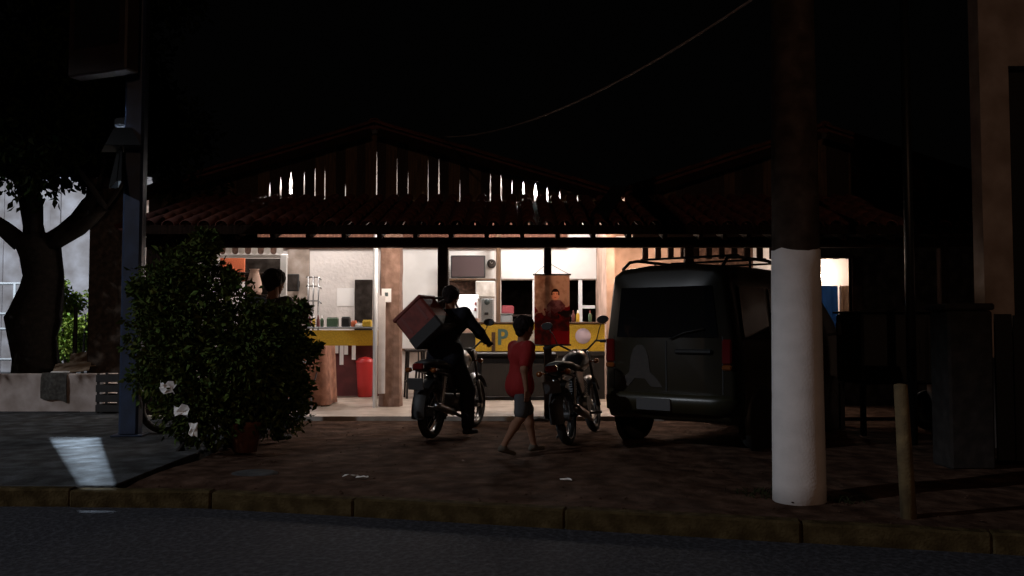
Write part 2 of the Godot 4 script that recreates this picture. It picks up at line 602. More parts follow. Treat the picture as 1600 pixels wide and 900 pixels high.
func head_bones(c: Vector3, fwd: Vector3, up: Vector3, s: float, skin: Color) -> Array:
	# c: centre of the head; s: 1 for an adult (head 0.23 m high)
	var r := fwd.cross(up).normalized()
	var dark := Color(0.01, 0.008, 0.007)
	var lip := Color(skin.r * 0.75, skin.g * 0.5, skin.b * 0.5)
	var out := [
		[c + up * 0.03 * s - fwd * 0.02 * s, c + up * 0.03 * s + fwd * 0.02 * s, 0.088 * s, 0.084 * s, skin],
		[c + fwd * 0.035 * s - up * 0.02 * s, c + fwd * 0.05 * s - up * 0.085 * s, 0.062 * s, 0.034 * s, skin],
		[c + fwd * 0.095 * s + up * 0.008 * s, c + fwd * 0.115 * s - up * 0.03 * s, 0.009 * s, 0.015 * s, skin],
		[c + fwd * 0.088 * s - up * 0.06 * s - r * 0.02 * s, c + fwd * 0.088 * s - up * 0.06 * s + r * 0.02 * s, 0.008 * s, 0.008 * s, lip],
	]
	for q in [-1.0, 1.0]:
		out.append([c + r * q * 0.085 * s + up * 0.015 * s - fwd * 0.012 * s, c + r * q * 0.083 * s - up * 0.028 * s, 0.016 * s, 0.009 * s, skin])
		out.append([c + fwd * 0.081 * s + r * q * 0.032 * s + up * 0.012 * s, c + fwd * 0.081 * s + r * q * 0.036 * s + up * 0.012 * s, 0.012 * s, 0.011 * s, dark])
		out.append([c + fwd * 0.082 * s + r * q * 0.02 * s + up * 0.036 * s, c + fwd * 0.078 * s + r * q * 0.048 * s + up * 0.036 * s, 0.008 * s, 0.006 * s, dark])
	return out

func hair_bones(c: Vector3, fwd: Vector3, up: Vector3, s: float, col: Color, bulk := 1.0) -> Array:
	var r := fwd.cross(up).normalized()
	var out := [
		[c + up * 0.05 * s - fwd * 0.035 * s, c + up * 0.06 * s + fwd * 0.02 * s, 0.09 * s * bulk, 0.08 * s * bulk, col],
		[c - fwd * 0.055 * s + up * 0.03 * s, c - fwd * 0.06 * s - up * 0.04 * s, 0.065 * s * bulk, 0.045 * s * bulk, col],
	]
	for q in [-1.0, 1.0]:
		out.append([c + r * q * 0.05 * s + up * 0.06 * s, c + r * q * 0.065 * s + up * 0.015 * s - fwd * 0.025 * s, 0.045 * s * bulk, 0.03 * s * bulk, col])
	return out

# j: joints in local space (x forward, y up, z to the figure's right)
func make_person(called: String, label: String, pos: Vector3, heading: Vector2, j: Dictionary, look: Dictionary, group := "people in front of the shop") -> Node3D:
	var o := thing(called, label, "person", pos, atan2(-heading.y, heading.x), group)
	var sk: Color = look.skin
	var s: float = look.scale
	var w: float = look.get("width", 1.0)
	var b := []
	# trunk
	b.append([j.hip + Vector3(0, 0.02, -0.07 * s * w), j.hip + Vector3(0, 0.02, 0.07 * s * w), 0.105 * s * w, 0.105 * s * w, sk])
	b.append([j.hip, j.waist, 0.115 * s * w, 0.105 * s * w, sk])
	b.append([j.waist, j.chest, 0.105 * s * w, 0.125 * s * w, sk])
	b.append([j.chest + Vector3(0, 0, -0.07 * s * w), j.chest + Vector3(0, 0, 0.07 * s * w), 0.115 * s * w, 0.115 * s * w, sk])
	b.append([j.sl, j.chest + Vector3(0, 0.08 * s, 0), 0.06 * s * w, 0.07 * s, sk])
	b.append([j.sr, j.chest + Vector3(0, 0.08 * s, 0), 0.06 * s * w, 0.07 * s, sk])
	b.append([j.chest + Vector3(0, 0.1 * s, 0), j.head + Vector3(-0.015, -0.03, 0) * s, 0.065 * s, 0.052 * s, sk])
	for q in ["l", "r"]:
		var sg := 1.0 if q == "r" else -1.0
		var h: Vector3 = j.hip + Vector3(0, 0.0, sg * 0.09 * s * w)
		b.append([h, j["k" + q], 0.085 * s * w, 0.056 * s * w, sk])
		var calf: Vector3 = j["k" + q].lerp(j["a" + q], 0.3) + Vector3(-0.012, 0, 0) * s
		b.append([j["k" + q], calf, 0.054 * s * w, 0.054 * s * w, sk])
		b.append([calf, j["a" + q], 0.054 * s * w, 0.036 * s, sk])
		var td: Vector3 = j["t" + q]
		b.append([j["a" + q] + Vector3(0, -0.03, 0) * s, j["a" + q] - td * 0.045 * s + Vector3(0, -0.05, 0) * s, 0.038 * s, 0.034 * s, look.shoe])
		b.append([j["a" + q] + Vector3(0, -0.05, 0) * s, j["a" + q] + td * 0.15 * s + Vector3(0, -0.062, 0) * s, 0.034 * s, 0.028 * s, look.shoe])
		b.append([j["s" + q], j["e" + q], 0.05 * s * w, 0.04 * s * w, sk])
		b.append([j["e" + q], j["w" + q], 0.041 * s * w, 0.027 * s, sk])
	var body := Body.new()
	body.add(b, 0.014 * maxf(s, 0.8), 0.03)
	for q in ["l", "r"]:
		body.add(hand_bones(j["w" + q], j["hd" + q], j["hp" + q], j["ht" + q], s, j["curl"], sk), 0.0042, 0.006)
	var hf: Vector3 = j.face.normalized()
	var hu: Vector3 = (j.get("crown", Vector3.UP) - hf * j.get("crown", Vector3.UP).dot(hf)).normalized()
	body.add(head_bones(j.head, hf, hu, look.head, sk), 0.0075, 0.02)
	put("body", body.mesh(), M.skin, o)
	var hair := Body.new()
	hair.add(hair_bones(j.head, hf, hu, look.head, look.hair, look.get("bulk", 1.0)), 0.008, 0.03)
	hair.fold(0.008, 22.0, 5)
	put("hair", hair.mesh(), M.skin, o)
	# shirt
	var sh := []
	var sc: Color = look.shirt
	sh.append([j.hip + Vector3(0, -0.03 * s, -0.075 * s * w), j.hip + Vector3(0, -0.03 * s, 0.075 * s * w), 0.137 * s * w, 0.137 * s * w, sc])
	sh.append([j.hip + Vector3(0, 0.06 * s, -0.075 * s * w), j.hip + Vector3(0, 0.06 * s, 0.075 * s * w), 0.125 * s * w, 0.125 * s * w, sc])
	sh.append([j.hip, j.waist, 0.142 * s * w, 0.125 * s * w, sc])
	sh.append([j.waist, j.chest, 0.125 * s * w, 0.142 * s * w, sc])
	sh.append([j.chest + Vector3(0, 0, -0.07 * s * w), j.chest + Vector3(0, 0, 0.07 * s * w), 0.13 * s * w, 0.13 * s * w, sc])
	for q in ["l", "r"]:
		sh.append([j["s" + q], j.chest + Vector3(0, 0.07 * s, 0), 0.075 * s * w, 0.085 * s, sc])
		if look.sleeve > 0.99:
			sh.append([j["s" + q], j["e" + q], 0.068 * s * w, 0.055 * s * w, sc])
			sh.append([j["e" + q], j["e" + q].lerp(j["w" + q], 0.95), 0.055 * s * w, 0.04 * s * w, sc])
		else:
			sh.append([j["s" + q], j["s" + q].lerp(j["e" + q], look.sleeve), 0.07 * s * w, 0.066 * s * w, sc])
	var shirt := Body.new()
	shirt.add(sh, 0.012, 0.035)
	shirt.fold(0.007, 5.0, 3)
	put("shirt", shirt.mesh(), M.skin, o)
	# trousers or shorts
	var pt := []
	var pc: Color = look.pants
	pt.append([j.hip + Vector3(0, 0.03, -0.07 * s * w), j.hip + Vector3(0, 0.03, 0.07 * s * w), 0.115 * s * w, 0.115 * s * w, pc])
	for q in ["l", "r"]:
		var sg := 1.0 if q == "r" else -1.0
		var h: Vector3 = j.hip + Vector3(0, 0.0, sg * 0.09 * s * w)
		if look.leg > 0.99:
			pt.append([h, j["k" + q], 0.104 * s * w, 0.082 * s * w, pc])
			pt.append([j["k" + q], j["k" + q].lerp(j["a" + q], 0.93), 0.082 * s * w, 0.066 * s * w, pc])
		else:
			pt.append([h, h.lerp(j["k" + q], look.leg), 0.103 * s * w, 0.088 * s * w, pc])
	var trousers := Body.new()
	trousers.add(pt, 0.012, 0.03)
	trousers.fold(0.006, 5.0, 7)
	put("trousers" if look.leg > 0.99 else "shorts", trousers.mesh(), M.skin, o)
	return o

# ------------------------------------------------------------------ vehicles
func wheel(parent: Node3D, c: Vector3, r: float, wid: float, spoked: bool, called := "wheel") -> void:
	var st := new_st(true)
	var prof := []
	for k in 9:
		var t := PI * k / 8.0
		prof.append([cos(t) * wid * 0.5, r - wid * 0.42 + sin(t) * wid * 0.42])
	prof.append([-wid * 0.4, r * (0.8 if spoked else 0.66)])
	prof.append([wid * 0.4, r * (0.8 if spoked else 0.66)])
	prof.append(prof[0])
	lathe(st, c, Vector3.BACK, prof, 28)
	var o := obj(called, st, M.rubber, parent)
	var rm := new_st(true)
	if spoked:
		lathe(rm, c, Vector3.BACK, [[-wid * 0.38, r * 0.805], [-wid * 0.3, r * 0.75], [wid * 0.3, r * 0.75], [wid * 0.38, r * 0.805]], 28)
		obj("rim", rm, M.chrome, o)
		var sp := new_st()
		lathe(sp, c, Vector3.BACK, [[-0.06, 0.0], [-0.06, 0.055], [0.06, 0.055], [0.06, 0.0]], 14)
		for k in 18:
			var t := TAU * k / 18.0
			var d := Vector3(cos(t), sin(t), 0)
			var e := Vector3(cos(t + 0.3), sin(t + 0.3), 0)
			tube(sp, c + d * 0.05 + Vector3(0, 0, 0.045 * (1 if k % 2 else -1)), c + e * r * 0.76, 0.0035, 0.0035, 4, false)
		obj("spokes", sp, M.alu, o)
	else:
		lathe(rm, c, Vector3.BACK, [[wid * 0.38, r * 0.67], [wid * 0.3, r * 0.62], [wid * 0.22, r * 0.3], [wid * 0.32, r * 0.22], [wid * 0.32, 0.0]], 24)
		lathe(rm, c, Vector3.BACK, [[-wid * 0.38, r * 0.67], [-wid * 0.3, r * 0.62], [-wid * 0.22, r * 0.3], [-wid * 0.32, r * 0.22], [-wid * 0.32, 0.0]], 24)
		obj("rim", rm, M.alu, o)

func make_motorcycle(label: String, pos: Vector3, heading: Vector2, tank: Material, lean := 0.0) -> Node3D:
	# x forward, y up, z right; origin on the ground under the seat
	var o := thing("motorcycle", label, "motorcycle", pos, atan2(-heading.y, heading.x), "motorcycles parked in front of the shop")
	o.rotate_object_local(Vector3.RIGHT, lean)
	wheel(o, Vector3(-0.5, 0.3, 0), 0.3, 0.1, true)
	wheel(o, Vector3(0.78, 0.3, 0), 0.3, 0.085, true)
	for z in [-0.085, 0.085]:
		var st := new_st(true)
		tube(st, Vector3(0.78, 0.3, z), Vector3(0.665, 0.58, z), 0.024, 0.024, 10)
		tube(st, Vector3(0.665, 0.58, z), Vector3(0.52, 0.94, z), 0.017, 0.017, 10)
		obj("fork", st, M.alu, o)
		var sh := new_st(true)
		var pts := []
		var rad := []
		for k in 25:
			pts.append(Vector3(-0.46, 0.36, z * 1.25).lerp(Vector3(-0.36, 0.68, z * 1.25), k / 24.0))
			rad.append(0.026 if k % 2 else 0.019)
		sweep(sh, pts, rad, 8)
		obj("shock_absorber", sh, M.chrome, o)
	var st := new_st(true)
	# frame tubes and swing arm
	sweep(st, [Vector3(0.5, 0.9, 0), Vector3(0.38, 0.62, 0), Vector3(0.3, 0.28, 0), Vector3(-0.1, 0.26, 0)], rep(0.02, 4), 8)
	for z in [-0.1, 0.1]:
		sweep(st, [Vector3(0.46, 0.84, 0), Vector3(0.1, 0.7, z), Vector3(-0.35, 0.7, z), Vector3(-0.72, 0.76, z * 0.8)], rep(0.016, 4), 8)
		sweep(st, [Vector3(-0.05, 0.32, z * 0.9), Vector3(-0.52, 0.3, z * 0.8)], rep(0.02, 2), 8)
		tube(st, Vector3(-0.05, 0.3, z), Vector3(-0.12, 0.7, z), 0.015, 0.015, 8)
	obj("frame", st, M.black_metal, o)
	# tank
	var tk := new_st(true)
	var rings := []
	for q in [[0.46, 0.78, 0.05, 0.06], [0.42, 0.82, 0.11, 0.1], [0.28, 0.845, 0.145, 0.125], [0.12, 0.83, 0.135, 0.115], [-0.02, 0.79, 0.1, 0.07], [-0.05, 0.77, 0.07, 0.04]]:
		var ring := PackedVector3Array()
		for k in 16:
			var t := TAU * k / 16.0
			ring.append(Vector3(q[0], q[1] + sin(t) * q[3], cos(t) * q[2]))
		rings.append(ring)
	loft(tk, rings)
	var tko := obj("tank", tk, tank, o)
	var cap := new_st(true)
	lathe(cap, Vector3(0.25, 0.965, 0), Vector3.UP, [[-0.01, 0.035], [0.012, 0.035], [0.018, 0.0]], 14)
	obj("filler_cap", cap, M.chrome, tko)
	# seat
	var se := new_st(true)
	rings = []
	for q in [[0.0, 0.775, 0.09, 0.035], [-0.08, 0.775, 0.13, 0.045], [-0.3, 0.79, 0.14, 0.05], [-0.38, 0.815, 0.135, 0.05], [-0.6, 0.83, 0.12, 0.045], [-0.72, 0.835, 0.09, 0.025]]:
		var ring := PackedVector3Array()
		for k in 14:
			var t := TAU * k / 14.0
			ring.append(Vector3(q[0], q[1] + sin(t) * q[3], cos(t) * q[2]))
		rings.append(ring)
	loft(se, rings)
	obj("seat", se, M.seat, o)
	# side panels and tail
	for z in [-1.0, 1.0]:
		var sp := new_st(true)
		prism(sp, PackedVector2Array([Vector2(0.02, 0.72), Vector2(-0.32, 0.75), Vector2(-0.3, 0.6), Vector2(-0.15, 0.48), Vector2(0.0, 0.52)]), Vector3(0, 0, z * 0.105 - 0.012), Vector3.RIGHT, Vector3.UP, Vector3(0, 0, 0.024))
		obj("side_panel", sp, tank, o)
	var tl := new_st(true)
	rings = []
	for q in [[-0.34, 0.74, 0.12, 0.04], [-0.6, 0.765, 0.11, 0.045], [-0.82, 0.8, 0.06, 0.03]]:
		var ring := PackedVector3Array()
		for k in 10:
			var t := TAU * k / 10.0
			ring.append(Vector3(q[0], q[1] + sin(t) * q[3], cos(t) * q[2]))
		rings.append(ring)
	loft(tl, rings)
	obj("tail_cowl", tl, tank, o)
	# engine
	var en := new_st()
	box(en, Vector3(0.06, 0.36, 0), Vector3(0.36, 0.2, 0.22), 0.03)
	for k in 7:
		box(en, Vector3(0.17 + k * 0.012, 0.46 + k * 0.026, 0), Vector3(0.17, 0.014, 0.17), 0.0, Basis(Vector3.BACK, -0.4))
	lathe(en, Vector3(0.0, 0.36, 0.105), Vector3.BACK, [[0.0, 0.1], [0.045, 0.09], [0.05, 0.0]], 16)
	lathe(en, Vector3(0.0, 0.36, -0.155), Vector3.BACK, [[0.0, 0.0], [0.005, 0.09], [0.05, 0.1]], 16)
	obj("engine", en, M.alu, o)
	# exhaust
	var ex := new_st(true)
	sweep(ex, [Vector3(0.3, 0.48, 0.05), Vector3(0.37, 0.34, 0.1), Vector3(0.28, 0.22, 0.14), Vector3(0.0, 0.2, 0.16), Vector3(-0.25, 0.26, 0.17)], rep(0.018, 5), 10)
	sweep(ex, [Vector3(-0.22, 0.26, 0.17), Vector3(-0.3, 0.28, 0.175), Vector3(-0.75, 0.38, 0.19), Vector3(-0.8, 0.39, 0.19)], [0.02, 0.042, 0.045, 0.03], 12)
	obj("exhaust", ex, M.chrome, o)
	# fenders
	for q in [[0.78, 0.36, 0.5, 2.3, 0.055], [-0.5, 0.37, 1.2, 3.3, 0.075]]:
		var fd := new_st(true)
		for k in 10:
			var t0 := lerpf(q[2], q[3], k / 10.0)
			var t1 := lerpf(q[2], q[3], (k + 1) / 10.0)
			for e in [[-1.0, -0.4, 0.02], [-0.4, 0.4, 0.0], [0.4, 1.0, 0.0]]:
				var za: float = e[0] * q[4]
				var zb: float = e[1] * q[4]
				var da := 0.02 if absf(e[0]) > 0.9 else 0.0
				var db := 0.02 if absf(e[1]) > 0.9 else 0.0
				var c := Vector3(q[0], 0.3, 0)
				var r: float = q[1]
				quad(fd, c + Vector3(cos(t0) * (r - da), sin(t0) * (r - da), za), c + Vector3(cos(t1) * (r - da), sin(t1) * (r - da), za), c + Vector3(cos(t1) * (r - db), sin(t1) * (r - db), zb), c + Vector3(cos(t0) * (r - db), sin(t0) * (r - db), zb))
		obj("fender", fd, tank if q[0] > 0 else M.black_plastic, o)
	# headlight
	var hl := new_st(true)
	lathe(hl, Vector3(0.56, 0.88, 0), Vector3.RIGHT, [[-0.08, 0.0], [-0.07, 0.05], [0.0, 0.09], [0.07, 0.095], [0.075, 0.09]], 18)
	var hlo := obj("headlight", hl, M.black_plastic, o)
	var ln := new_st(true)
	lathe(ln, Vector3(0.56, 0.88, 0), Vector3.RIGHT, [[0.07, 0.09], [0.09, 0.06], [0.095, 0.0]], 18)
	obj("lens", ln, M.dark_glass, hlo)
	# handlebar, grips, mirrors
	var hb := new_st(true)
	sweep(hb, [Vector3(0.36, 1.03, -0.36), Vector3(0.42, 1.05, -0.22), Vector3(0.5, 0.96, -0.09), Vector3(0.5, 0.96, 0.09), Vector3(0.42, 1.05, 0.22), Vector3(0.36, 1.03, 0.36)], rep(0.012, 6), 8)
	var hbo := obj("handlebar", hb, M.black_metal, o)
	for z in [-1.0, 1.0]:
		var g := new_st(true)
		tube(g, Vector3(0.385, 1.038, z * 0.28), Vector3(0.352, 1.027, z * 0.39), 0.018, 0.018, 10)
		obj("grip", g, M.rubber, hbo)
		var lv := new_st(true)
		sweep(lv, [Vector3(0.42, 1.04, z * 0.26), Vector3(0.45, 1.03, z * 0.3), Vector3(0.41, 1.02, z * 0.4)], rep(0.006, 3), 6)
		obj("lever", lv, M.alu, hbo)
		var mr := new_st(true)
		sweep(mr, [Vector3(0.41, 1.05, z * 0.23), Vector3(0.43, 1.17, z * 0.27), Vector3(0.41, 1.24, z * 0.31)], rep(0.006, 3), 6)
		rings = []
		for q in [[-0.012, 0.9], [0.0, 1.0], [0.03, 0.6]]:
			var ring := PackedVector3Array()
			for k in 14:
				var t := TAU * k / 14.0
				ring.append(Vector3(0.41 + q[0], 1.28 + sin(t) * 0.045 * q[1], z * 0.33 + cos(t) * 0.07 * q[1]))
			rings.append(ring)
		loft(mr, rings)
		var mro := obj("mirror", mr, M.black_plastic, o)
		var gl := new_st()
		for k in 14:
			var t0 := TAU * k / 14.0
			var t1 := TAU * (k + 1) / 14.0
			tri(gl, Vector3(0.396, 1.28, z * 0.33), Vector3(0.396, 1.28 + sin(t0) * 0.039, z * 0.33 + cos(t0) * 0.061), Vector3(0.396, 1.28 + sin(t1) * 0.039, z * 0.33 + cos(t1) * 0.061))
		obj("mirror_glass", gl, M.chrome, mro)
	# lamps
	var rl := new_st()
	box(rl, Vector3(-0.84, 0.8, 0), Vector3(0.05, 0.07, 0.13), 0.015)
	obj("tail_light", rl, M.tail_red, o)
	for q in [[-0.76, 0.76, -0.15], [-0.76, 0.76, 0.15], [0.55, 0.82, -0.17], [0.55, 0.82, 0.17]]:
		var ind := new_st(true)
		lathe(ind, Vector3(q[0], q[1], q[2]), Vector3.RIGHT, [[-0.035, 0.0], [-0.03, 0.028], [0.03, 0.028], [0.035, 0.0]], 12)
		tube(ind, Vector3(q[0], q[1], q[2]), Vector3(q[0], q[1], q[2] * 0.5), 0.008, 0.008, 6)
		obj("indicator", ind, M.amber, o)
	var pl := new_st()
	box(pl, Vector3(-0.9, 0.62, 0), Vector3(0.012, 0.13, 0.18), 0.004, Basis(Vector3.BACK, 0.25))
	obj("number_plate", pl, M.plate, o)
	var fp := new_st(true)
	tube(fp, Vector3(0.0, 0.27, -0.28), Vector3(0.0, 0.27, 0.28), 0.014, 0.014, 8)
	obj("foot_pegs", fp, M.rubber, o)
	var kd := new_st(true)
	sweep(kd, [Vector3(-0.02, 0.28, -0.1), Vector3(-0.08, 0.03, -0.24), Vector3(-0.1, 0.012, -0.27)], rep(0.011, 3), 8)
	obj("kickstand", kd, M.black_metal, o)
	return o

func make_van(pos: Vector3, heading: Vector2) -> void:
	var o := thing("minivan", "dark minivan with roof rails parked with its rear to the street", "van", pos, atan2(-heading.y, heading.x))
	# stations along x: [x, roof height, roof half width, waist half width, floor height]
	var sta := [
		[0.0, 1.76, 0.58, 0.69, 0.36], [0.035, 1.81, 0.61, 0.715, 0.31], [0.15, 1.835, 0.62, 0.735, 0.28], [0.8, 1.85, 0.63, 0.74, 0.27],
		[1.6, 1.85, 0.63, 0.74, 0.27], [2.25, 1.83, 0.62, 0.74, 0.27], [2.42, 1.79, 0.61, 0.735, 0.27], [2.75, 1.6, 0.63, 0.73, 0.27],
		[3.1, 1.36, 0.65, 0.72, 0.27], [3.2, 1.2, 0.65, 0.71, 0.28], [3.42, 0.98, 0.62, 0.67, 0.3], [3.5, 0.78, 0.56, 0.6, 0.36]]
	var rings := []
	for q in sta:
		var x: float = q[0]
		var h: float = q[1]
		var rw: float = q[2]
		var ww: float = q[3]
		var f: float = q[4]
		var belt := minf(1.02, h - 0.12)
		var ring := PackedVector3Array()
		for p in [[-ww * 0.93, f], [-ww * 0.99, f + 0.1], [-ww, 0.62], [-ww * 0.99, belt], [-lerpf(ww, rw, 0.82), lerpf(belt, h, 0.75)], [-rw, h - 0.07], [-rw * 0.86, h - 0.012], [-rw * 0.4, h + 0.015], [rw * 0.4, h + 0.015], [rw * 0.86, h - 0.012], [rw, h - 0.07], [lerpf(ww, rw, 0.82), lerpf(belt, h, 0.75)], [ww * 0.99, belt], [ww, 0.62], [ww * 0.99, f + 0.1], [ww * 0.93, f]]:
			ring.append(Vector3(x, p[1], p[0]))
		rings.append(ring)
	var st := new_st(true)
	loft(st, rings)
	obj("body", st, M.van, o)
	# rear door window, side windows, windscreen: dark glass set a little proud of the body
	var g := new_st()
	prism(g, PackedVector2Array([Vector2(-0.56, 1.12), Vector2(0.56, 1.12), Vector2(0.5, 1.62), Vector2(-0.5, 1.62)]), Vector3(-0.012, 0, 0), Vector3(0, 0, 1), Vector3.UP, Vector3(0.02, 0, 0))
	obj("rear_window", g, M.dark_glass, o)
	for sd in [-1.0, 1.0]:
		for q in [[0.2, 0.85], [0.95, 1.55], [1.65, 2.3]]:
			var w := new_st()
			var y0 := 1.1
			var y1 := 1.62
			quad(w, Vector3(q[0], y0, sd * 0.741), Vector3(q[1], y0, sd * 0.745), Vector3(q[1], y1, sd * 0.668), Vector3(q[0] + 0.03, y1, sd * 0.666))
			quad(w, Vector3(q[0], y0, sd * 0.725), Vector3(q[0] + 0.03, y1, sd * 0.65), Vector3(q[1], y1, sd * 0.65), Vector3(q[1], y0, sd * 0.725))
			obj("side_window", w, M.dark_glass, o)
		var rail := new_st(true)
		sweep(rail, [Vector3(0.12, 1.82, sd * 0.56), Vector3(0.24, 1.9, sd * 0.55), Vector3(0.4, 1.925, sd * 0.55), Vector3(1.2, 1.93, sd * 0.55), Vector3(2.05, 1.915, sd * 0.55), Vector3(2.3, 1.81, sd * 0.56)], rep(0.017, 6), 8)
		for x in [0.8, 1.6]:
			tube(rail, Vector3(x, 1.83, sd * 0.55), Vector3(x, 1.93, sd * 0.55), 0.014, 0.014, 8)
		obj("roof_rail", rail, M.black_metal, o)
		var tl := new_st()
		box(tl, Vector3(0.005, 0.98, sd * 0.645), Vector3(0.05, 0.24, 0.1), 0.015)
		var tlo := obj("tail_light", tl, M.tail_red, o)
		var am := new_st()
		box(am, Vector3(0.003, 0.83, sd * 0.645), Vector3(0.05, 0.05, 0.1), 0.012)
		obj("indicator", am, M.amber, tlo)
		var mr := new_st()
		box(mr, Vector3(2.75, 1.2, sd * 0.86), Vector3(0.07, 0.2, 0.13), 0.03)
		tube(mr, Vector3(2.75, 1.15, sd * 0.82), Vector3(2.72, 1.13, sd * 0.7), 0.015, 0.015, 6)
		obj("door_mirror", mr, M.black_plastic, o)
		for x in [0.6, 2.75]:
			var ar := new_st(true)
			lathe(ar, Vector3(x, 0.3, sd * 0.70), Vector3(0, 0, sd), [[0.0, 0.345], [0.055, 0.345], [0.055, 0.3], [0.03, 0.0]], 24)
			obj("wheel_arch", ar, M.black_plastic, o)
		for x in [1.6, 2.32]:
			var hd := new_st()
			box(hd, Vector3(x, 0.98, sd * 0.75), Vector3(0.14, 0.03, 0.03), 0.01)
			obj("door_handle", hd, M.black_plastic, o)
		for x in [0.6, 2.75]:
			wheel(o, Vector3(x, 0.275, sd * 0.665), 0.275, 0.17, false)
		var hlm := new_st(true)
		box(hlm, Vector3(3.42, 0.82, sd * 0.5), Vector3(0.12, 0.16, 0.2), 0.04)
		obj("headlight", hlm, M.dark_glass, o)
	for x in [0.5, 1.2, 1.9]:
		var cb := new_st()
		box(cb, Vector3(x, 1.945, 0), Vector3(0.045, 0.022, 1.12), 0.006)
		obj("crossbar", cb, M.black_metal, o)
	var ws := new_st()
	quad(ws, Vector3(2.5, 1.765, -0.55), Vector3(2.5, 1.765, 0.55), Vector3(3.06, 1.415, 0.6), Vector3(3.06, 1.415, -0.6))
	quad(ws, Vector3(2.5, 1.755, -0.55), Vector3(3.06, 1.405, -0.6), Vector3(3.06, 1.405, 0.6), Vector3(2.5, 1.755, 0.55))
	obj("windscreen", ws, M.dark_glass, o)
	# bumper, plate, door seam and handle
	var bp := new_st(true)
	rings = []
	for q in [[-0.74, 0.09], [-0.68, -0.02], [-0.5, -0.06], [0.0, -0.075], [0.5, -0.06], [0.68, -0.02], [0.74, 0.09]]:
		rings.append(PackedVector3Array([Vector3(q[1] + 0.1, 0.36, q[0]), Vector3(q[1], 0.38, q[0]), Vector3(q[1] - 0.012, 0.5, q[0]), Vector3(q[1] + 0.01, 0.56, q[0]), Vector3(q[1] + 0.1, 0.57, q[0])]))
	loft(bp, rings)
	obj("bumper", bp, M.bumper, o)
	var pl := new_st()
	box(pl, Vector3(-0.092, 0.455, -0.1), Vector3(0.012, 0.12, 0.38), 0.004)
	obj("number_plate", pl, M.plate, o)
	var tg := new_st()
	box(tg, Vector3(-0.008, 0.98, 0.3), Vector3(0.05, 0.05, 0.4), 0.015)
	obj("tailgate_trim", tg, M.black_plastic, o)
	var dc := new_st()
	var bell := PackedVector2Array()
	for q in [[-0.26, 0.62], [-0.2, 0.7], [-0.12, 0.76], [-0.1, 0.92], [-0.07, 1.0], [-0.03, 1.04], [0.03, 1.04], [0.07, 1.0], [0.1, 0.92], [0.12, 0.76], [0.2, 0.7], [0.26, 0.62], [0.13, 0.62], [0.06, 0.7], [-0.06, 0.7], [-0.13, 0.62]]:
		bell.append(Vector2(q[0] - 0.3, q[1]))
	prism(dc, bell, Vector3(-0.006, 0, 0), Vector3(0, 0, 1), Vector3.UP, Vector3(0.014, 0, 0))
	obj("printed_figure", dc, M.decal, o)
	var sm := new_st()
	box(sm, Vector3(0.0, 0.83, 0.0), Vector3(0.014, 0.5, 0.012))
	for z in [-0.6, 0.6]:
		box(sm, Vector3(0.004, 0.85, z), Vector3(0.014, 0.56, 0.01))
	obj("door_seams", sm, M.black_plastic, o)
	var wi := new_st(true)
	sweep(wi, [Vector3(-0.02, 1.1, 0.05), Vector3(-0.03, 1.16, 0.2), Vector3(-0.03, 1.2, 0.42)], rep(0.008, 3), 6)
	obj("rear_wiper", wi, M.black_plastic, o)

# ------------------------------------------------------------------ lamps
func tube_lamp(label: String, a: Vector3, b: Vector3, energy: float, col: Color, glow_e: float) -> void:
	var o := thing("fluorescent_lamp", label, "lamp", (a + b) / 2, 0.0, "fluorescent tubes of the shop")
	var d := (b - a) / 2
	var st := new_st(true)
	tube(st, -d, d, 0.016, 0.016, 10)
	obj("tube", st, glow(col, glow_e), o)
	var ca := new_st()
	var along := d.normalized()
	var side := along.cross(Vector3.UP).normalized()
	box(ca, Vector3(0, 0.05, 0), Vector3(0.07, 0.035, d.length() * 2 + 0.08), 0.008, Basis(side, Vector3.UP, -along))
	for s in [-1.0, 1.0]:
		box(ca, d * s * 1.02 + Vector3(0, 0.018, 0), Vector3(0.035, 0.06, 0.03), 0.006, Basis(side, Vector3.UP, -along))
	obj("batten", ca, M.white_metal, o)
	for k in [-0.5, 0.5]:
		var l := OmniLight3D.new()
		l.name = "lamp_light"
		o.add_child(l, true)
		l.position = d * k + Vector3(0, -0.05, 0)
		l.light_color = col
		l.light_energy = energy * 0.5
		l.light_size = 0.12
		l.omni_range = 30.0
		l.omni_attenuation = 2.0
		l.shadow_enabled = true

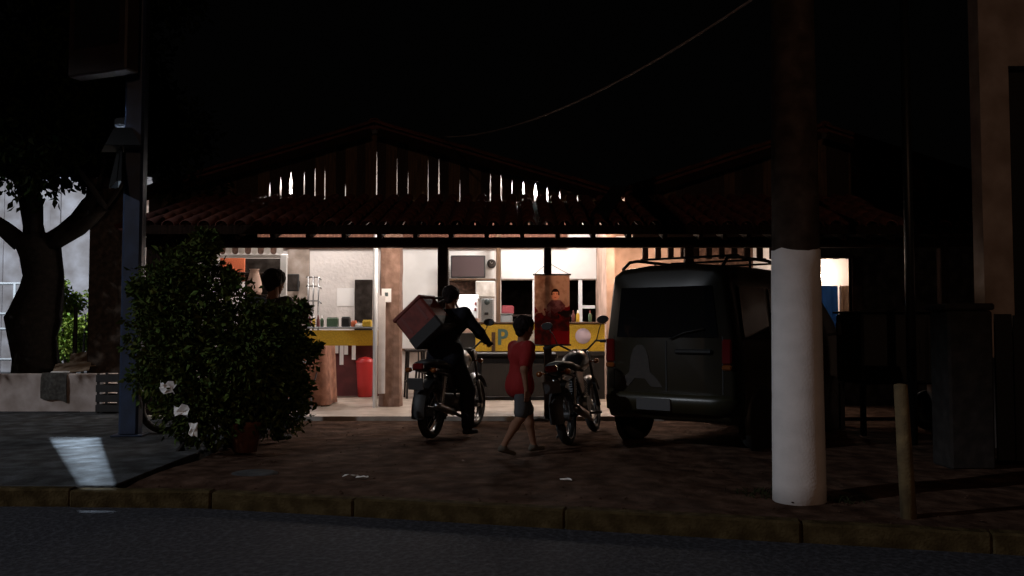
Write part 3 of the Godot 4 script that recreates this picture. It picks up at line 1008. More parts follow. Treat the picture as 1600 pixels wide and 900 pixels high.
func street_lamp(label: String, foot: Vector3, head: Vector3, aim: Vector3, energy: float, col: Color, angle: float, blend: float) -> void:
	var o := thing("street_lamp", label, "street lamp", foot, 0.0, "street lamps")
	var h := head - foot
	var st := new_st(true)
	sweep(st, [Vector3.ZERO, Vector3(0, h.y * 0.6, 0), Vector3(0, h.y + 0.1, 0)], [0.12, 0.09, 0.06], 14)
	obj("pole", st, M.pole, o)
	var ar := new_st(true)
	sweep(ar, [Vector3(0, h.y - 0.2, 0), Vector3(h.x * 0.5, h.y + 0.12, h.z * 0.5), Vector3(h.x, h.y + 0.12, h.z)], rep(0.03, 3), 10)
	obj("arm", ar, M.alu, o)
	var hd := new_st(true)
	lathe(hd, h, Vector3.UP, [[0.0, 0.22], [0.06, 0.22], [0.13, 0.12], [0.15, 0.0]], 18)
	obj("lamp_head", hd, M.alu, o)
	var gl := new_st(true)
	lathe(gl, h, Vector3.UP, [[-0.05, 0.0], [-0.045, 0.1], [-0.005, 0.17]], 16)
	obj("lamp_glass", gl, glow(col, 2.0), o)
	var l := SpotLight3D.new()
	l.name = "lamp_light"
	o.add_child(l, true)
	l.position = h + Vector3(0, -0.12, 0)
	l.look_at_from_position(head + Vector3(0, -0.12, 0), aim, Vector3(0.01, 0, 1).normalized())
	l.light_color = col
	l.light_energy = energy
	l.light_size = 0.12
	l.spot_angle = angle
	l.spot_angle_attenuation = blend
	l.spot_range = 80.0
	l.spot_attenuation = 2.0
	l.shadow_enabled = true

# ------------------------------------------------------------------ the scene
func _ready() -> void:
	rng.seed = 11
	# camera, sky, exposure
	var cam := Camera3D.new()
	cam.name = "camera"
	add_child(cam)
	cam.position = Vector3(0, EYE, 0)
	cam.rotation.x = PITCH
	cam.fov = rad_to_deg(2.0 * atan(450.0 / F))
	cam.near = 0.05
	cam.far = 400.0
	cam.current = true
	var we := WorldEnvironment.new()
	we.name = "environment"
	var env := Environment.new()
	env.background_mode = Environment.BG_SKY
	var sky := Sky.new()
	var sm := ProceduralSkyMaterial.new()
	sm.sky_top_color = lin(0.0005, 0.0005, 0.0005)
	sm.sky_horizon_color = lin(0.0007, 0.00065, 0.0006)
	sm.ground_bottom_color = lin(0.0004, 0.0004, 0.0004)
	sm.ground_horizon_color = lin(0.0007, 0.00065, 0.0006)
	sky.sky_material = sm
	env.sky = sky
	env.ambient_light_source = Environment.AMBIENT_SOURCE_SKY
	env.tonemap_mode = Environment.TONE_MAPPER_LINEAR
	env.tonemap_exposure = 1.0
	env.sdfgi_enabled = true
	env.ssao_enabled = true
	env.ssil_enabled = true
	we.environment = env
	add_child(we)
	make_textures()
	make_materials()
	# the lamp on this side of the street, above and left of the camera; a far sodium lamp behind it
	street_lamp("white street lamp on a tall pole beside the near road edge", Vector3(-20.0, -0.12, 3.6), Vector3(-18.0, 12.0, 2.0), Vector3(-17.95, 0, 1.95), 140.0, Color(0.93, 0.96, 1.0), 66.5, 0.1)
	street_lamp("orange street lamp across the street behind the viewer", Vector3(2.5, -0.12, 15.4), Vector3(2.0, 8.5, 13.6), Vector3(3.0, 1.0, -10.0), 27.0, Color(1.0, 0.8, 0.66), 50.0, 0.8)
	build_ground()
	build_shop()
	build_interior()
	build_left()
	build_right()
	build_street_things()
	build_people()
	print("built")

# kerb line: the front edge of the kerb as (x, depth)
func kerb_depth(x: float) -> float:
	return 6.63 - 0.267 * (x + 2.3) if x > -2.3 else 6.63 - 0.02 * (x + 2.3)

func build_ground() -> void:
	var st := new_st()
	quad(st, Vector3(-150, -0.16, 100), Vector3(150, -0.16, 100), Vector3(150, -0.16, -200), Vector3(-150, -0.16, -200))
	structure(obj("ground", st, M.earth))
	st = new_st()
	for k in 24:
		var x0 := -30.0 + k * 2.5 - 0.0
		var x1 := x0 + 2.5
		quad(st, Vector3(x0, -0.12, 30), Vector3(x1, -0.12, 30), Vector3(x1, -0.12, -kerb_depth(x1) - 0.02), Vector3(x0, -0.12, -kerb_depth(x0) - 0.02))
	structure(obj("road", st, M.asphalt))
	# forecourt of trodden earth and broken asphalt, with a gently uneven top
	st = new_st(true)
	var nz := FastNoiseLite.new()
	nz.seed = 4; nz.frequency = 0.5; nz.fractal_octaves = 4
	var nx := 110
	var nd := 60
	var grid := []
	for i in nx + 1:
		var col := []
		var x := lerpf(-2.93, 12.0, i / float(nx))
		for j in nd + 1:
			var t := pow(j / float(nd), 1.3)
			var d := lerpf(kerb_depth(x) + 0.09, 11.72, t)
			var h := (nz.get_noise_2d(x, d) * 0.022 + nz.get_noise_2d(x * 0.35 + 40.0, d * 0.9) * 0.03) * smoothstep(0.0, 0.08, t) * smoothstep(1.0, 0.9, t) - 0.006
			col.append(Vector3(x, h, -d))
		grid.append(col)
	for i in nx:
		for j in nd:
			quad(st, grid[i][j], grid[i + 1][j], grid[i + 1][j + 1], grid[i][j + 1])
	structure(obj("forecourt", st, M.dirt))
	# kerb stones, each its own piece
	var kerb := Node3D.new()
	kerb.name = "kerb"
	add_child(kerb)
	structure(kerb)
	var x := -9.0
	var kr := RandomNumberGenerator.new()
	kr.seed = 5
	while x < 8.5:
		var ln := kr.randf_range(0.95, 1.6)
		var x1 := x + ln
		var s := new_st()
		var a := Vector3(x + 0.001, 0, -kerb_depth(x))
		var b := Vector3(x1 - 0.001, 0, -kerb_depth(x1))
		var mid := (a + b) / 2
		var dir := (b - a).normalized()
		var drop := kr.randf_range(-0.012, 0.006)
		var bas := Basis(dir, Vector3.UP, dir.cross(Vector3.UP))
		box(s, mid + Vector3(0, -0.08 + drop, 0) - bas.z * 0.065 + bas.z * kr.randf_range(-0.012, 0.012), Vector3((b - a).length(), 0.17, 0.125), 0.014, bas)
		obj("kerb_stone", s, M.kerb, kerb)
		x = x1
	# pavement slabs of concrete on the left
	var pav := Node3D.new()
	pav.name = "pavement"
	add_child(pav)
	structure(pav)
	for q in [[-6.2, -3.03], [-9.4, -6.215]]:
		for e in [[6.8, 9.04], [9.055, 11.0], [11.015, 12.86]]:
			var s := new_st()
			span(s, q[0], q[1], -0.13, 0.012 + kr.randf_range(-0.003, 0.003), e[0], e[1], 0.01)
			obj("paving_slab", s, M.concrete, pav)
	# loose stones and crumbs
	var stone := SphereMesh.new()
	stone.radius = 0.5; stone.height = 0.8; stone.radial_segments = 6; stone.rings = 3
	var mm := MultiMesh.new()
	mm.transform_format = MultiMesh.TRANSFORM_3D
	mm.mesh = stone
	mm.instance_count = 1400
	for i in 1400:
		var px := kr.randf_range(-2.8, 6.0)
		var dd := lerpf(kerb_depth(px) + 0.15, 11.0, pow(kr.randf(), 1.6))
		var sz := 0.006 + 0.02 * pow(kr.randf(), 4.0)
		mm.set_instance_transform(i, Transform3D(Basis(Vector3.UP, kr.randf() * TAU).scaled(Vector3(sz, sz * 0.6, sz * 1.2)), Vector3(px, 0.0, -dd)))
	var mi := MultiMeshInstance3D.new()
	mi.name = "pebbles"
	mi.multimesh = mm
	mi.material_override = M.dirt
	add_child(mi)
	tag(mi, "small pebbles scattered over the earth forecourt", "pebbles")
	mi.set_meta("kind", "stuff")
	# yard behind on the left
	st = new_st()
	quad(st, Vector3(-40, 0.0, -13.2), Vector3(-6.7, 0.0, -13.2), Vector3(-6.7, 0.0, -40), Vector3(-40, 0.0, -40))
	structure(obj("yard", st, M.far_ground))
	st = new_st()
	span(st, -4.95, 2.0, -0.12, 0.05, 11.75, 17.2)
	structure(obj("shop_floor", st, M.floor_tile))
	st = new_st()
	span(st, 2.004, 9.0, -0.12, 0.04, 11.75, 17.2)
	structure(obj("side_floor", st, M.dirt))

func half_tile(ln: float, r0: float, r1: float) -> ArrayMesh:
	# half-round clay tile along -z, arched upwards, 8 mm thick
	var st := new_st(true)
	var n := 6
	for k in n:
		var t0 := PI * k / n
		var t1 := PI * (k + 1) / n
		var f := func(t: float, r: float, z: float) -> Vector3: return Vector3(cos(t) * r, sin(t) * r * 0.85, z)
		quad(st, f.call(t0, r0, 0), f.call(t1, r0, 0), f.call(t1, r1, -ln), f.call(t0, r1, -ln))
		quad(st, f.call(t0, r0 - 0.012, 0), f.call(t0, r1 - 0.012, -ln), f.call(t1, r1 - 0.012, -ln), f.call(t1, r0 - 0.012, 0))
		quad(st, f.call(t0, r0, 0), f.call(t0, r0 - 0.012, 0), f.call(t1, r0 - 0.012, 0), f.call(t1, r0, 0))
	return commit(st)

func build_shop() -> void:
	var shop := thing("snack_bar", "open-fronted snack bar with two boarded gables and clay tiled roofs", "building")
	var br := RandomNumberGenerator.new()
	br.seed = 77
	# ---- porch: posts, beam, rafters, roof
	for q in [[-4.3, 0.12], [-0.92, 0.136], [0.475, 0.1], [2.36, 0.12], [5.75, 0.12]]:
		var st := new_st()
		span(st, q[0] - q[1] / 2, q[0] + q[1] / 2, 0.0, 2.282, 11.75, 11.87, 0.012)
		obj("post", st, M.timber, shop)
	var bm := new_st()
	span(bm, -4.9, 6.55, 2.285, 2.42, 11.74, 11.88, 0.012)
	obj("beam", bm, M.timber, shop)
	bm = new_st()
	span(bm, -4.88, -3.4, 2.425, 2.6, 11.78, 11.82, 0.004)
	obj("beam_infill", bm, M.timber, shop)
	for k in 5:
		bm = new_st()
		span(bm, -4.88 + k * 0.138, -4.88 + k * 0.138 + 0.134, 0.06, 2.28, 11.79, 11.815, 0.004)
		obj("end_board", bm, M.timber, shop)
	var e0 := Vector3(0, 2.45, -11.35)      # eave
	var e1 := Vector3(0, 3.2, -14.0)        # head of the porch roof
	var sl := (e1 - e0)
	var sn := Vector3(0, -sl.z, sl.y).normalized()
	sn = Vector3(0, absf(sn.y), absf(sn.z))
	var roof := Node3D.new()
	roof.name = "porch_roof"
	shop.add_child(roof)
	var x := -4.95
	while x < 6.7:
		var st := new_st()
		var c := Vector3(x, 0, 0) + (e0 + e1) / 2 - sn * 0.075
		box(st, c, Vector3(0.055, 0.09, sl.length() - 0.1), 0.006, Basis(Vector3.RIGHT, sn, Vector3.RIGHT.cross(sn)))
		obj("rafter", st, M.timber, roof)
		x += 0.462 if x < 2.2 else 0.31
	for k in 7:
		var st := new_st()
		var c := e0.lerp(e1, (k + 0.3) / 7.0) - sn * 0.018
		box(st, c + Vector3(0.85, 0, 0), Vector3(11.5, 0.02, 0.045), 0.0, Basis(Vector3.RIGHT, sn, Vector3.RIGHT.cross(sn)))
		obj("batten", st, M.timber, roof)
	var eb := new_st()
	span(eb, -4.98, 6.6, e0.y - 0.035, e0.y + 0.085, 11.335, 11.362, 0.004)
	obj("eave_board", eb, M.timber, roof)
	# pans: gutters of clay under the cover tiles, one sheet of troughs
	var pw := 0.232
	var cols := int(11.6 / pw)
	var pan := new_st(true)
	for c in cols + 1:
		var cx := -5.0 + c * pw
		for k in 4:
			var t0 := PI * k / 4.0
			var t1 := PI * (k + 1) / 4.0
			for off in [0.0, 0.012]:
				var a: Vector3 = Vector3(cx - cos(t0) * 0.105, 0, 0) + sn * (0.075 - sin(t0) * 0.07 + off)
				var b: Vector3 = Vector3(cx - cos(t1) * 0.105, 0, 0) + sn * (0.075 - sin(t1) * 0.07 + off)
				quad(pan, e0 + a, e0 + b, e1 + b, e1 + a)
	var pano := obj("pan_tiles", pan, M.tile2, roof)
	pano.set_meta("kind", "stuff")
	# cover tiles: the lower rows are single tiles, the rest is one mesh
	var tl := half_tile(0.44, 0.088, 0.07)
	var fr := Basis(Vector3.RIGHT, sn, Vector3.RIGHT.cross(sn))
	var rest := new_st(true)
	for r in 7:
		for c in cols:
			var cx := -5.0 + (c + 0.5) * pw + br.randf_range(-0.008, 0.008)
			var tr := Transform3D(fr * Basis(Vector3.UP, br.randf_range(-0.025, 0.025)) * Basis(Vector3.RIGHT, 0.03), Vector3(cx, 0, 0) + e0 + sl.normalized() * (r * 0.385 + br.randf_range(-0.012, 0.012)) + sn * (0.07 + br.randf_range(0, 0.008)))
			if r < 5:
				var o := put("tile", tl, [M.tile, M.tile2, M.tile3][br.randi() % 3], roof)
				o.transform = tr
			else:
				rest.append_from(tl, 0, tr)
	var resto := put("upper_tiles", rest.commit(), M.tile, roof)
	resto.set_meta("kind", "stuff")
	# metal valley gutter running down between the two halves
	var vg := new_st()
	var v0 := at(972, 303, 13.9)
	var v1 := at(936, 356, 11.6)
	var vd := (v1 - v0).normalized()
	var vs := vd.cross(sn).normalized()
	for q in [[-0.12, 0.08, -0.1, 0.02], [-0.1, 0.02, 0.1, 0.02], [0.1, 0.02, 0.12, 0.08]]:
		var a0: Vector3 = vs * q[0] + sn * (q[1] + 0.1)
		var a1: Vector3 = vs * q[2] + sn * (q[3] + 0.1)
		quad(vg, v0 + a0, v0 + a1, v1 + a1, v1 + a0)
		quad(vg, v0 + a0 - sn * 0.004, v1 + a0 - sn * 0.004, v1 + a1 - sn * 0.004, v0 + a1 - sn * 0.004)
	obj("valley_gutter", vg, M.alu, shop)

	# ---- gables
	# [peak x, peak height, left foot x, right foot x, foot height]
	var gab := [[-2.156, 4.38, -5.87, 1.56, 3.3], [4.9, 4.33, 1.86, 7.95, 3.34]]
	# gaps between the boards of the first gable: photo x, half width px, y from, y to
	var gaps := [[419, 1.6, 285, 320], [436, 2.3, 272, 320], [452, 3.6, 268, 310], [473, 1.6, 262, 318], [490, 1.0, 262, 318], [505.5, 1.5, 258, 320], [538, 1.2, 285, 308], [587, 1.1, 235, 308], [619, 0.6, 245, 315], [636.5, 0.7, 262, 318], [668, 0.7, 245, 318], [685, 1.3, 246, 320], [718, 0.5, 280, 312], [766, 1.1, 270, 310], [783, 1.7, 272, 314], [800, 1.0, 280, 315], [818, 2.6, 283, 314], [837, 3.4, 286, 318], [855.5, 2.0, 292, 317], [875, 1.7, 298, 316], [887, 2.0, 304, 320], [903, 1.3, 305, 314]]
	var gd := 14.06
	for gi in 2:
		var g: Array = gab[gi]
		var gable := Node3D.new()
		gable.name = "gable"
		shop.add_child(gable, true)
		var top := func(xx: float) -> float:
			return g[1] - (g[1] - g[4]) * (absf(xx - g[0]) / ((g[0] - g[2]) if xx < g[0] else (g[3] - g[0]))) - 0.05
		# board edges: every gap of the first gable is one, and between them boards about 17 cm wide
		var edges := []
		if gi == 0:
			var marks := []
			for q in gaps: marks.append([ax(q[0], gd), q])
			var prev: float = g[2] + 0.1
			for m in marks + [[g[3] - 0.1, null]]:
				var n := maxi(1, roundi((m[0] - prev) / 0.172))
				for k in range(1, n): edges.append([prev + (m[0] - prev) * k / n, null])
				edges.append(m)
				prev = m[0]
		else:
			var xx: float = g[2] + 0.1
			while xx < g[3] - 0.1:
				edges.append([xx, null])
				xx += br.randf_range(0.14, 0.2)
		var px: float = g[2] + 0.1 if gi == 0 else edges[0][0] - 0.15
		var pgap = null
		for ei in edges.size():
			var e: Array = edges[ei]
			var x0 := px
			var x1: float = e[0]
			if x1 - x0 > 0.02:
				var st := new_st()
				var left := []
				var right := []
				var lower := 3.02
				for side in 2:
					var ex := x0 if side == 0 else x1
					var gp = pgap if side == 0 else e[1]
					var sg := 1.0 if side == 0 else -1.0
					var tp: float = maxf(top.call(ex), lower + 0.02)
					var pts := []
					if gp == null:
						pts = [[lower, -0.012], [lower + (tp - lower) * 0.3, -0.012], [lower + (tp - lower) * 0.6, -0.012], [tp, -0.012]]
					else:
						var w: float = gp[1] * 0.72 * gd / F
						var ya := clampf(ay(gp[3], gd), lower + 0.01, tp - 0.04)
						var yb := clampf(ay(gp[2], gd), ya + 0.02, tp - 0.01)
						pts = [[lower, w * 0.25], [ya, w * 0.6], [lerpf(ya, yb, 0.55), w], [yb, 0.0]]
						pts.append([tp, -0.004])
						if pts.size() == 5: pts.remove_at(0)
						pts[0] = [lower, w * 0.6]
					for p in pts:
						var v := Vector2(ex + sg * p[1], p[0])
						if side == 0: left.append(v)
						else: right.append(v)
				right.reverse()
				var poly := PackedVector2Array(left + right)
				var dz := 0.014 if ei % 2 else 0.0
				if Geometry2D.triangulate_polygon(poly).size() > 0:
					prism(st, poly, Vector3(0, 0, -gd - dz), Vector3.RIGHT, Vector3.UP, Vector3(0, 0, 0.016))
					obj("board", st, [M.board, M.board2, M.board3][br.randi() % 3], gable)
			px = x1
			pgap = e[1]
		# roof slopes: a slab of tiles over boards, with verge tiles along the front edge
		for side in 2:
			var foot := Vector3(g[2] if side == 0 else g[3], g[4], 0)
			var peak := Vector3(g[0], g[1], 0)
			var along := (peak - foot)
			var nrm := Vector3(-along.y, along.x, 0).normalized()
			if nrm.y < 0: nrm = -nrm
			var slope := Node3D.new()
			slope.name = "roof_slope"
			shop.add_child(slope, true)
			var st := new_st()
			var a := foot - along.normalized() * 0.12 + Vector3(0, 0, -13.82)
			var b := peak + Vector3(0, 0, -13.82)
			var back := Vector3(0, 0, -3.5)
			var th := nrm * 0.035
			quad(st, a + th, b + th, b + th + back, a + th + back)
			quad(st, a - th, a - th + back, b - th + back, b - th)
			quad(st, a - th, b - th, b + th, a + th)
			quad(st, a - th, a + th, a + th + back, a - th + back)
			quad(st, a - th + back, a + th + back, b + th + back, b - th + back)
			obj("roof_deck", st, M.tile2, slope)
			st = new_st()
			quad(st, a - th * 1.3, a - th * 1.3 + back, b - th * 1.3 + back, b - th * 1.3)
			quad(st, a - th * 1.6 + Vector3(0, 0, -0.3), b - th * 1.6 + Vector3(0, 0, -0.3), b - th * 1.6 + back, a - th * 1.6 + back)
			obj("roof_lining", st, M.plaster, slope)
			var bb := new_st()
			var fb := Basis(along.normalized(), nrm, along.normalized().cross(nrm))
			box(bb, (a + b) / 2 + Vector3(0, 0, 0.02) - nrm * 0.07, Vector3(along.length() - 0.02, 0.12, 0.025), 0.004, fb)
			obj("barge_board", bb, M.timber, slope)
			var vt := half_tile(0.42, 0.085, 0.07)
			var n := int(along.length() / 0.36)
			for k in n + 1:
				var p := foot + along.normalized() * (k * 0.36 - 0.1) + Vector3(0, 0, -13.86) + nrm * (0.04 + br.randf_range(0.0, 0.01))
				var fwd := -along.normalized()
				var tb := Basis(nrm.cross(fwd), nrm, fwd)
				var o := put("tile", vt, [M.tile, M.tile3, M.tile2][br.randi() % 3], slope)
				o.transform = Transform3D(tb * Basis(Vector3.UP, br.randf_range(-0.03, 0.03)) * Basis(Vector3.RIGHT, 0.04), p)
		var rt := half_tile(0.42, 0.11, 0.09)
		for k in 9:
			var o := put("ridge_tile", rt, M.tile3, shop)
			o.transform = Transform3D(Basis(Vector3.RIGHT, 0.02), Vector3(g[0], g[1] + 0.03, -13.75 - k * 0.38))
	# ---- walls of the shop room
	var bw := new_st()      # back wall with the kitchen hatch
	var hx0 := ax(783, 17.0)
	var hx1 := ax(933, 17.0)
	span(bw, -5.95, hx0, 0.0, 3.32, 17.0, 17.15)
	span(bw, hx1, 1.7, 0.0, 3.32, 17.0, 17.15)
	span(bw, hx0, hx1, 2.14, 3.32, 17.0, 17.15)
	span(bw, hx0, hx1, 0.0, 1.25, 17.0, 17.15)
	prism(bw, PackedVector2Array([Vector2(-5.85, 3.32), Vector2(1.55, 3.32), Vector2(-2.156, 4.3)]), Vector3(0, 0, -17.15), Vector3.RIGHT, Vector3.UP, Vector3(0, 0, 0.15))
	obj("back_wall", bw, M.plaster, shop)
	bw = new_st()
	span(bw, -6.1, -5.96, 0.0, 3.25, 14.1, 17.15)
	obj("side_wall", bw, M.plaster, shop)
	bw = new_st()      # wall between the two halls
	span(bw, 1.62, 1.76, 0.0, 3.3, 15.2, 17.15)
	obj("dividing_wall", bw, M.peach, shop)
	bw = new_st()      # white-painted field, brightest part of the back wall
	span(bw, ax(622, 16.98), ax(700, 16.98), 0.75, 3.0, 16.965, 16.997)
	span(bw, ax(783, 16.98), 1.615, 2.16, 3.0, 16.965, 16.997)
	obj("white_panel", bw, M.white_wall, shop)
	bw = new_st()
	span(bw, ax(626, 16.9), ax(702, 16.9), 0.79, 0.83, 16.82, 16.964, 0.006)
	obj("wall_ledge", bw, M.board3, shop)
	bw = new_st()      # reddish timber fascia along the top of the back wall
	span(bw, -5.9, 1.05, 2.74, 3.28, 16.9, 16.96, 0.006)
	obj("timber_fascia", bw, M.red_timber, shop)
	# kitchen behind the hatch
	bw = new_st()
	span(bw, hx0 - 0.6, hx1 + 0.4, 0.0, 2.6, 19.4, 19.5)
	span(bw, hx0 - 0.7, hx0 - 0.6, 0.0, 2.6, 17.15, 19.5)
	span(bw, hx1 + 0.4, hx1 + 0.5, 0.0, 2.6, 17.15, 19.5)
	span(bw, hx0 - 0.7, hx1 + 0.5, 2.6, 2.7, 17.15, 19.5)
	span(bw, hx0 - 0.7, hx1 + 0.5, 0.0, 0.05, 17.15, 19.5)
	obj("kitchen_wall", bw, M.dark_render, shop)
	for px in [835, 907]:
		bw = new_st()
		span(bw, ax(px - 3, 17.0), ax(px + 3, 17.0), 1.25, 2.14, 16.99, 17.05, 0.004)
		obj("hatch_mullion", bw, M.white_metal, shop)
	bw = new_st()
	span(bw, ax(909, 17.0), ax(930, 17.0), ay(482, 17.0), ay(477, 17.0), 17.0, 17.04)
	obj("hatch_rail", bw, M.white_metal, shop)
	# dark door in the back wall, brown panel, timber studs
	var dr := new_st()
	span(dr, ax(554, 16.95), ax(581, 16.95), 0.05, ay(437, 16.95), 16.93, 16.997, 0.008)
	var dro := obj("door", dr, M.dark_render, shop)
	dr = new_st()
	span(dr, ax(558, 16.9), ax(561, 16.9), 1.2, 1.34, 16.89, 16.93, 0.01)
	obj("door_handle", dr, M.chrome, dro)
	dr = new_st()
	span(dr, ax(448, 16.95), ax(482, 16.95), 0.05, 2.9, 16.95, 16.997)
	obj("wall_panel", dr, M.taupe, shop)
	dr = new_st()
	span(dr, ax(775, 16.5), ax(782, 16.5), 0.05, 3.0, 16.45, 16.55, 0.008)
	obj("timber_stud", dr, M.board3, shop)
	# ---- brown pillar with peeling plaster and white gate post before it
	var pil := new_st()
	var p0 := ax(592, 13.2)
	var p1 := ax(626, 13.2)
	var rings := []
	var wob := RandomNumberGenerator.new()
	wob.seed = 9
	for k in 15:
		var y := lerpf(0.03, 2.93, k / 14.0)
		var w := (p1 - p0) / 2 * (1.06 if k < 2 else 1.0)
		var ring := PackedVector3Array()
		for q in 16:
			var t := TAU * q / 16.0
			var sq := pow(pow(absf(cos(t)), 5) + pow(absf(sin(t)), 5), -0.2)
			var rr := w * sq * (1.0 + wob.randf_range(-0.035, 0.035))
			ring.append(Vector3((p0 + p1) / 2 + cos(t) * rr, y, -13.35 + sin(t) * rr))
		rings.append(ring)
	loft(pil, rings)
	obj("pillar", pil, M.worn_pillar, shop)
	pil = new_st(true)
	tube(pil, Vector3(ax(586.5, 13.05), 0.05, -13.05), Vector3(ax(586.5, 13.05), 2.9, -13.05), 0.034, 0.034, 12)
	obj("gate_post", pil, M.white_metal, shop)
	pil = new_st()
	span(pil, ax(591, 13.1), ax(602, 13.1), 0.25, ay(462, 13.1), 13.09, 13.13, 0.005)
	obj("plaster_strip", pil, M.whitewash, shop)
	# ---- right hall: back wall, dim wall with a lit window and the room behind it
	var rw := new_st()
	span(rw, 1.765, 3.1, 0.0, 3.3, 15.6, 15.75)
	obj("hall_wall", rw, M.peach, shop)
	rw = new_st()
	span(rw, 3.105, 4.25, 0.0, 3.3, 15.6, 15.75)
	obj("hall_wall", rw, M.brown_pillar, shop)
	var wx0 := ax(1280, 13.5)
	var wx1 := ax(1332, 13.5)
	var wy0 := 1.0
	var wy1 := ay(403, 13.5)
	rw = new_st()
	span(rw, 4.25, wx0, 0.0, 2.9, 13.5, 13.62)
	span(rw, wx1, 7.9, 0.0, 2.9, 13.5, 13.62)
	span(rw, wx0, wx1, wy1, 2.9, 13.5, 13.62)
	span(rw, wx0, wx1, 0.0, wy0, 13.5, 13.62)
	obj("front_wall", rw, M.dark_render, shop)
	rw = new_st()
	span(rw, 4.25, 4.37, 0.0, 2.9, 13.62, 17.0)
	span(rw, 7.0, 7.12, 0.0, 2.9, 13.62, 17.0)
	span(rw, 4.25, 7.12, 0.0, 2.9, 17.0, 17.12)
	span(rw, 4.25, 7.12, 2.9, 3.0, 13.5, 17.12)
	obj("room_wall", rw, M.white_wall, shop)
	rw = new_st()
	for q in [[wx0 - 0.03, wx0], [wx1, wx1 + 0.03]]:
		span(rw, q[0], q[1], wy0, wy1, 13.47, 13.6)
	span(rw, wx0 - 0.03, wx1 + 0.03, wy1, wy1 + 0.03, 13.47, 13.6)
	obj("window_frame", rw, M.timber, shop)
	# short battens hung along the inner beam of the right hall
	rw = new_st()
	span(rw, 1.9, 6.4, 2.62, 2.74, 13.85, 13.97, 0.01)
	obj("beam", rw, M.timber, shop)
	var bx := 2.05
	while bx < 6.3:
		rw = new_st()
		span(rw, bx, bx + 0.09, 2.3, 2.62, 13.87, 13.94, 0.006)
		obj("hanging_batten", rw, M.timber, shop)
		bx += 0.2

func rect_box(called: String, px0: float, px1: float, py0: float, py1: float, d: float, thick: float, m: Material, parent: Node3D = null, ch := 0.006) -> MeshInstance3D:
	# a box whose front face lies at depth d between two photo columns and two rows
	var st := new_st()
	span(st, ax(px0, d), ax(px1, d), ay(py1, d), ay(py0, d), d, d + thick, ch)
	return obj(called, st, m, parent)

func letter(ch: String, px: float, py: float, d: float, size: float, m: Material, parent: Node3D) -> void:
	var t := TextMesh.new()
	var f := SystemFont.new()
	f.font_names = PackedStringArray(["Droid Sans"])
	f.font_weight = 700
	t.font = f
	t.text = ch
	t.font_size = 64
	t.pixel_size = size / 64.0
	t.depth = 0.008
	var o := put("letter", t, m, parent)
	o.position = at(px, py, d)

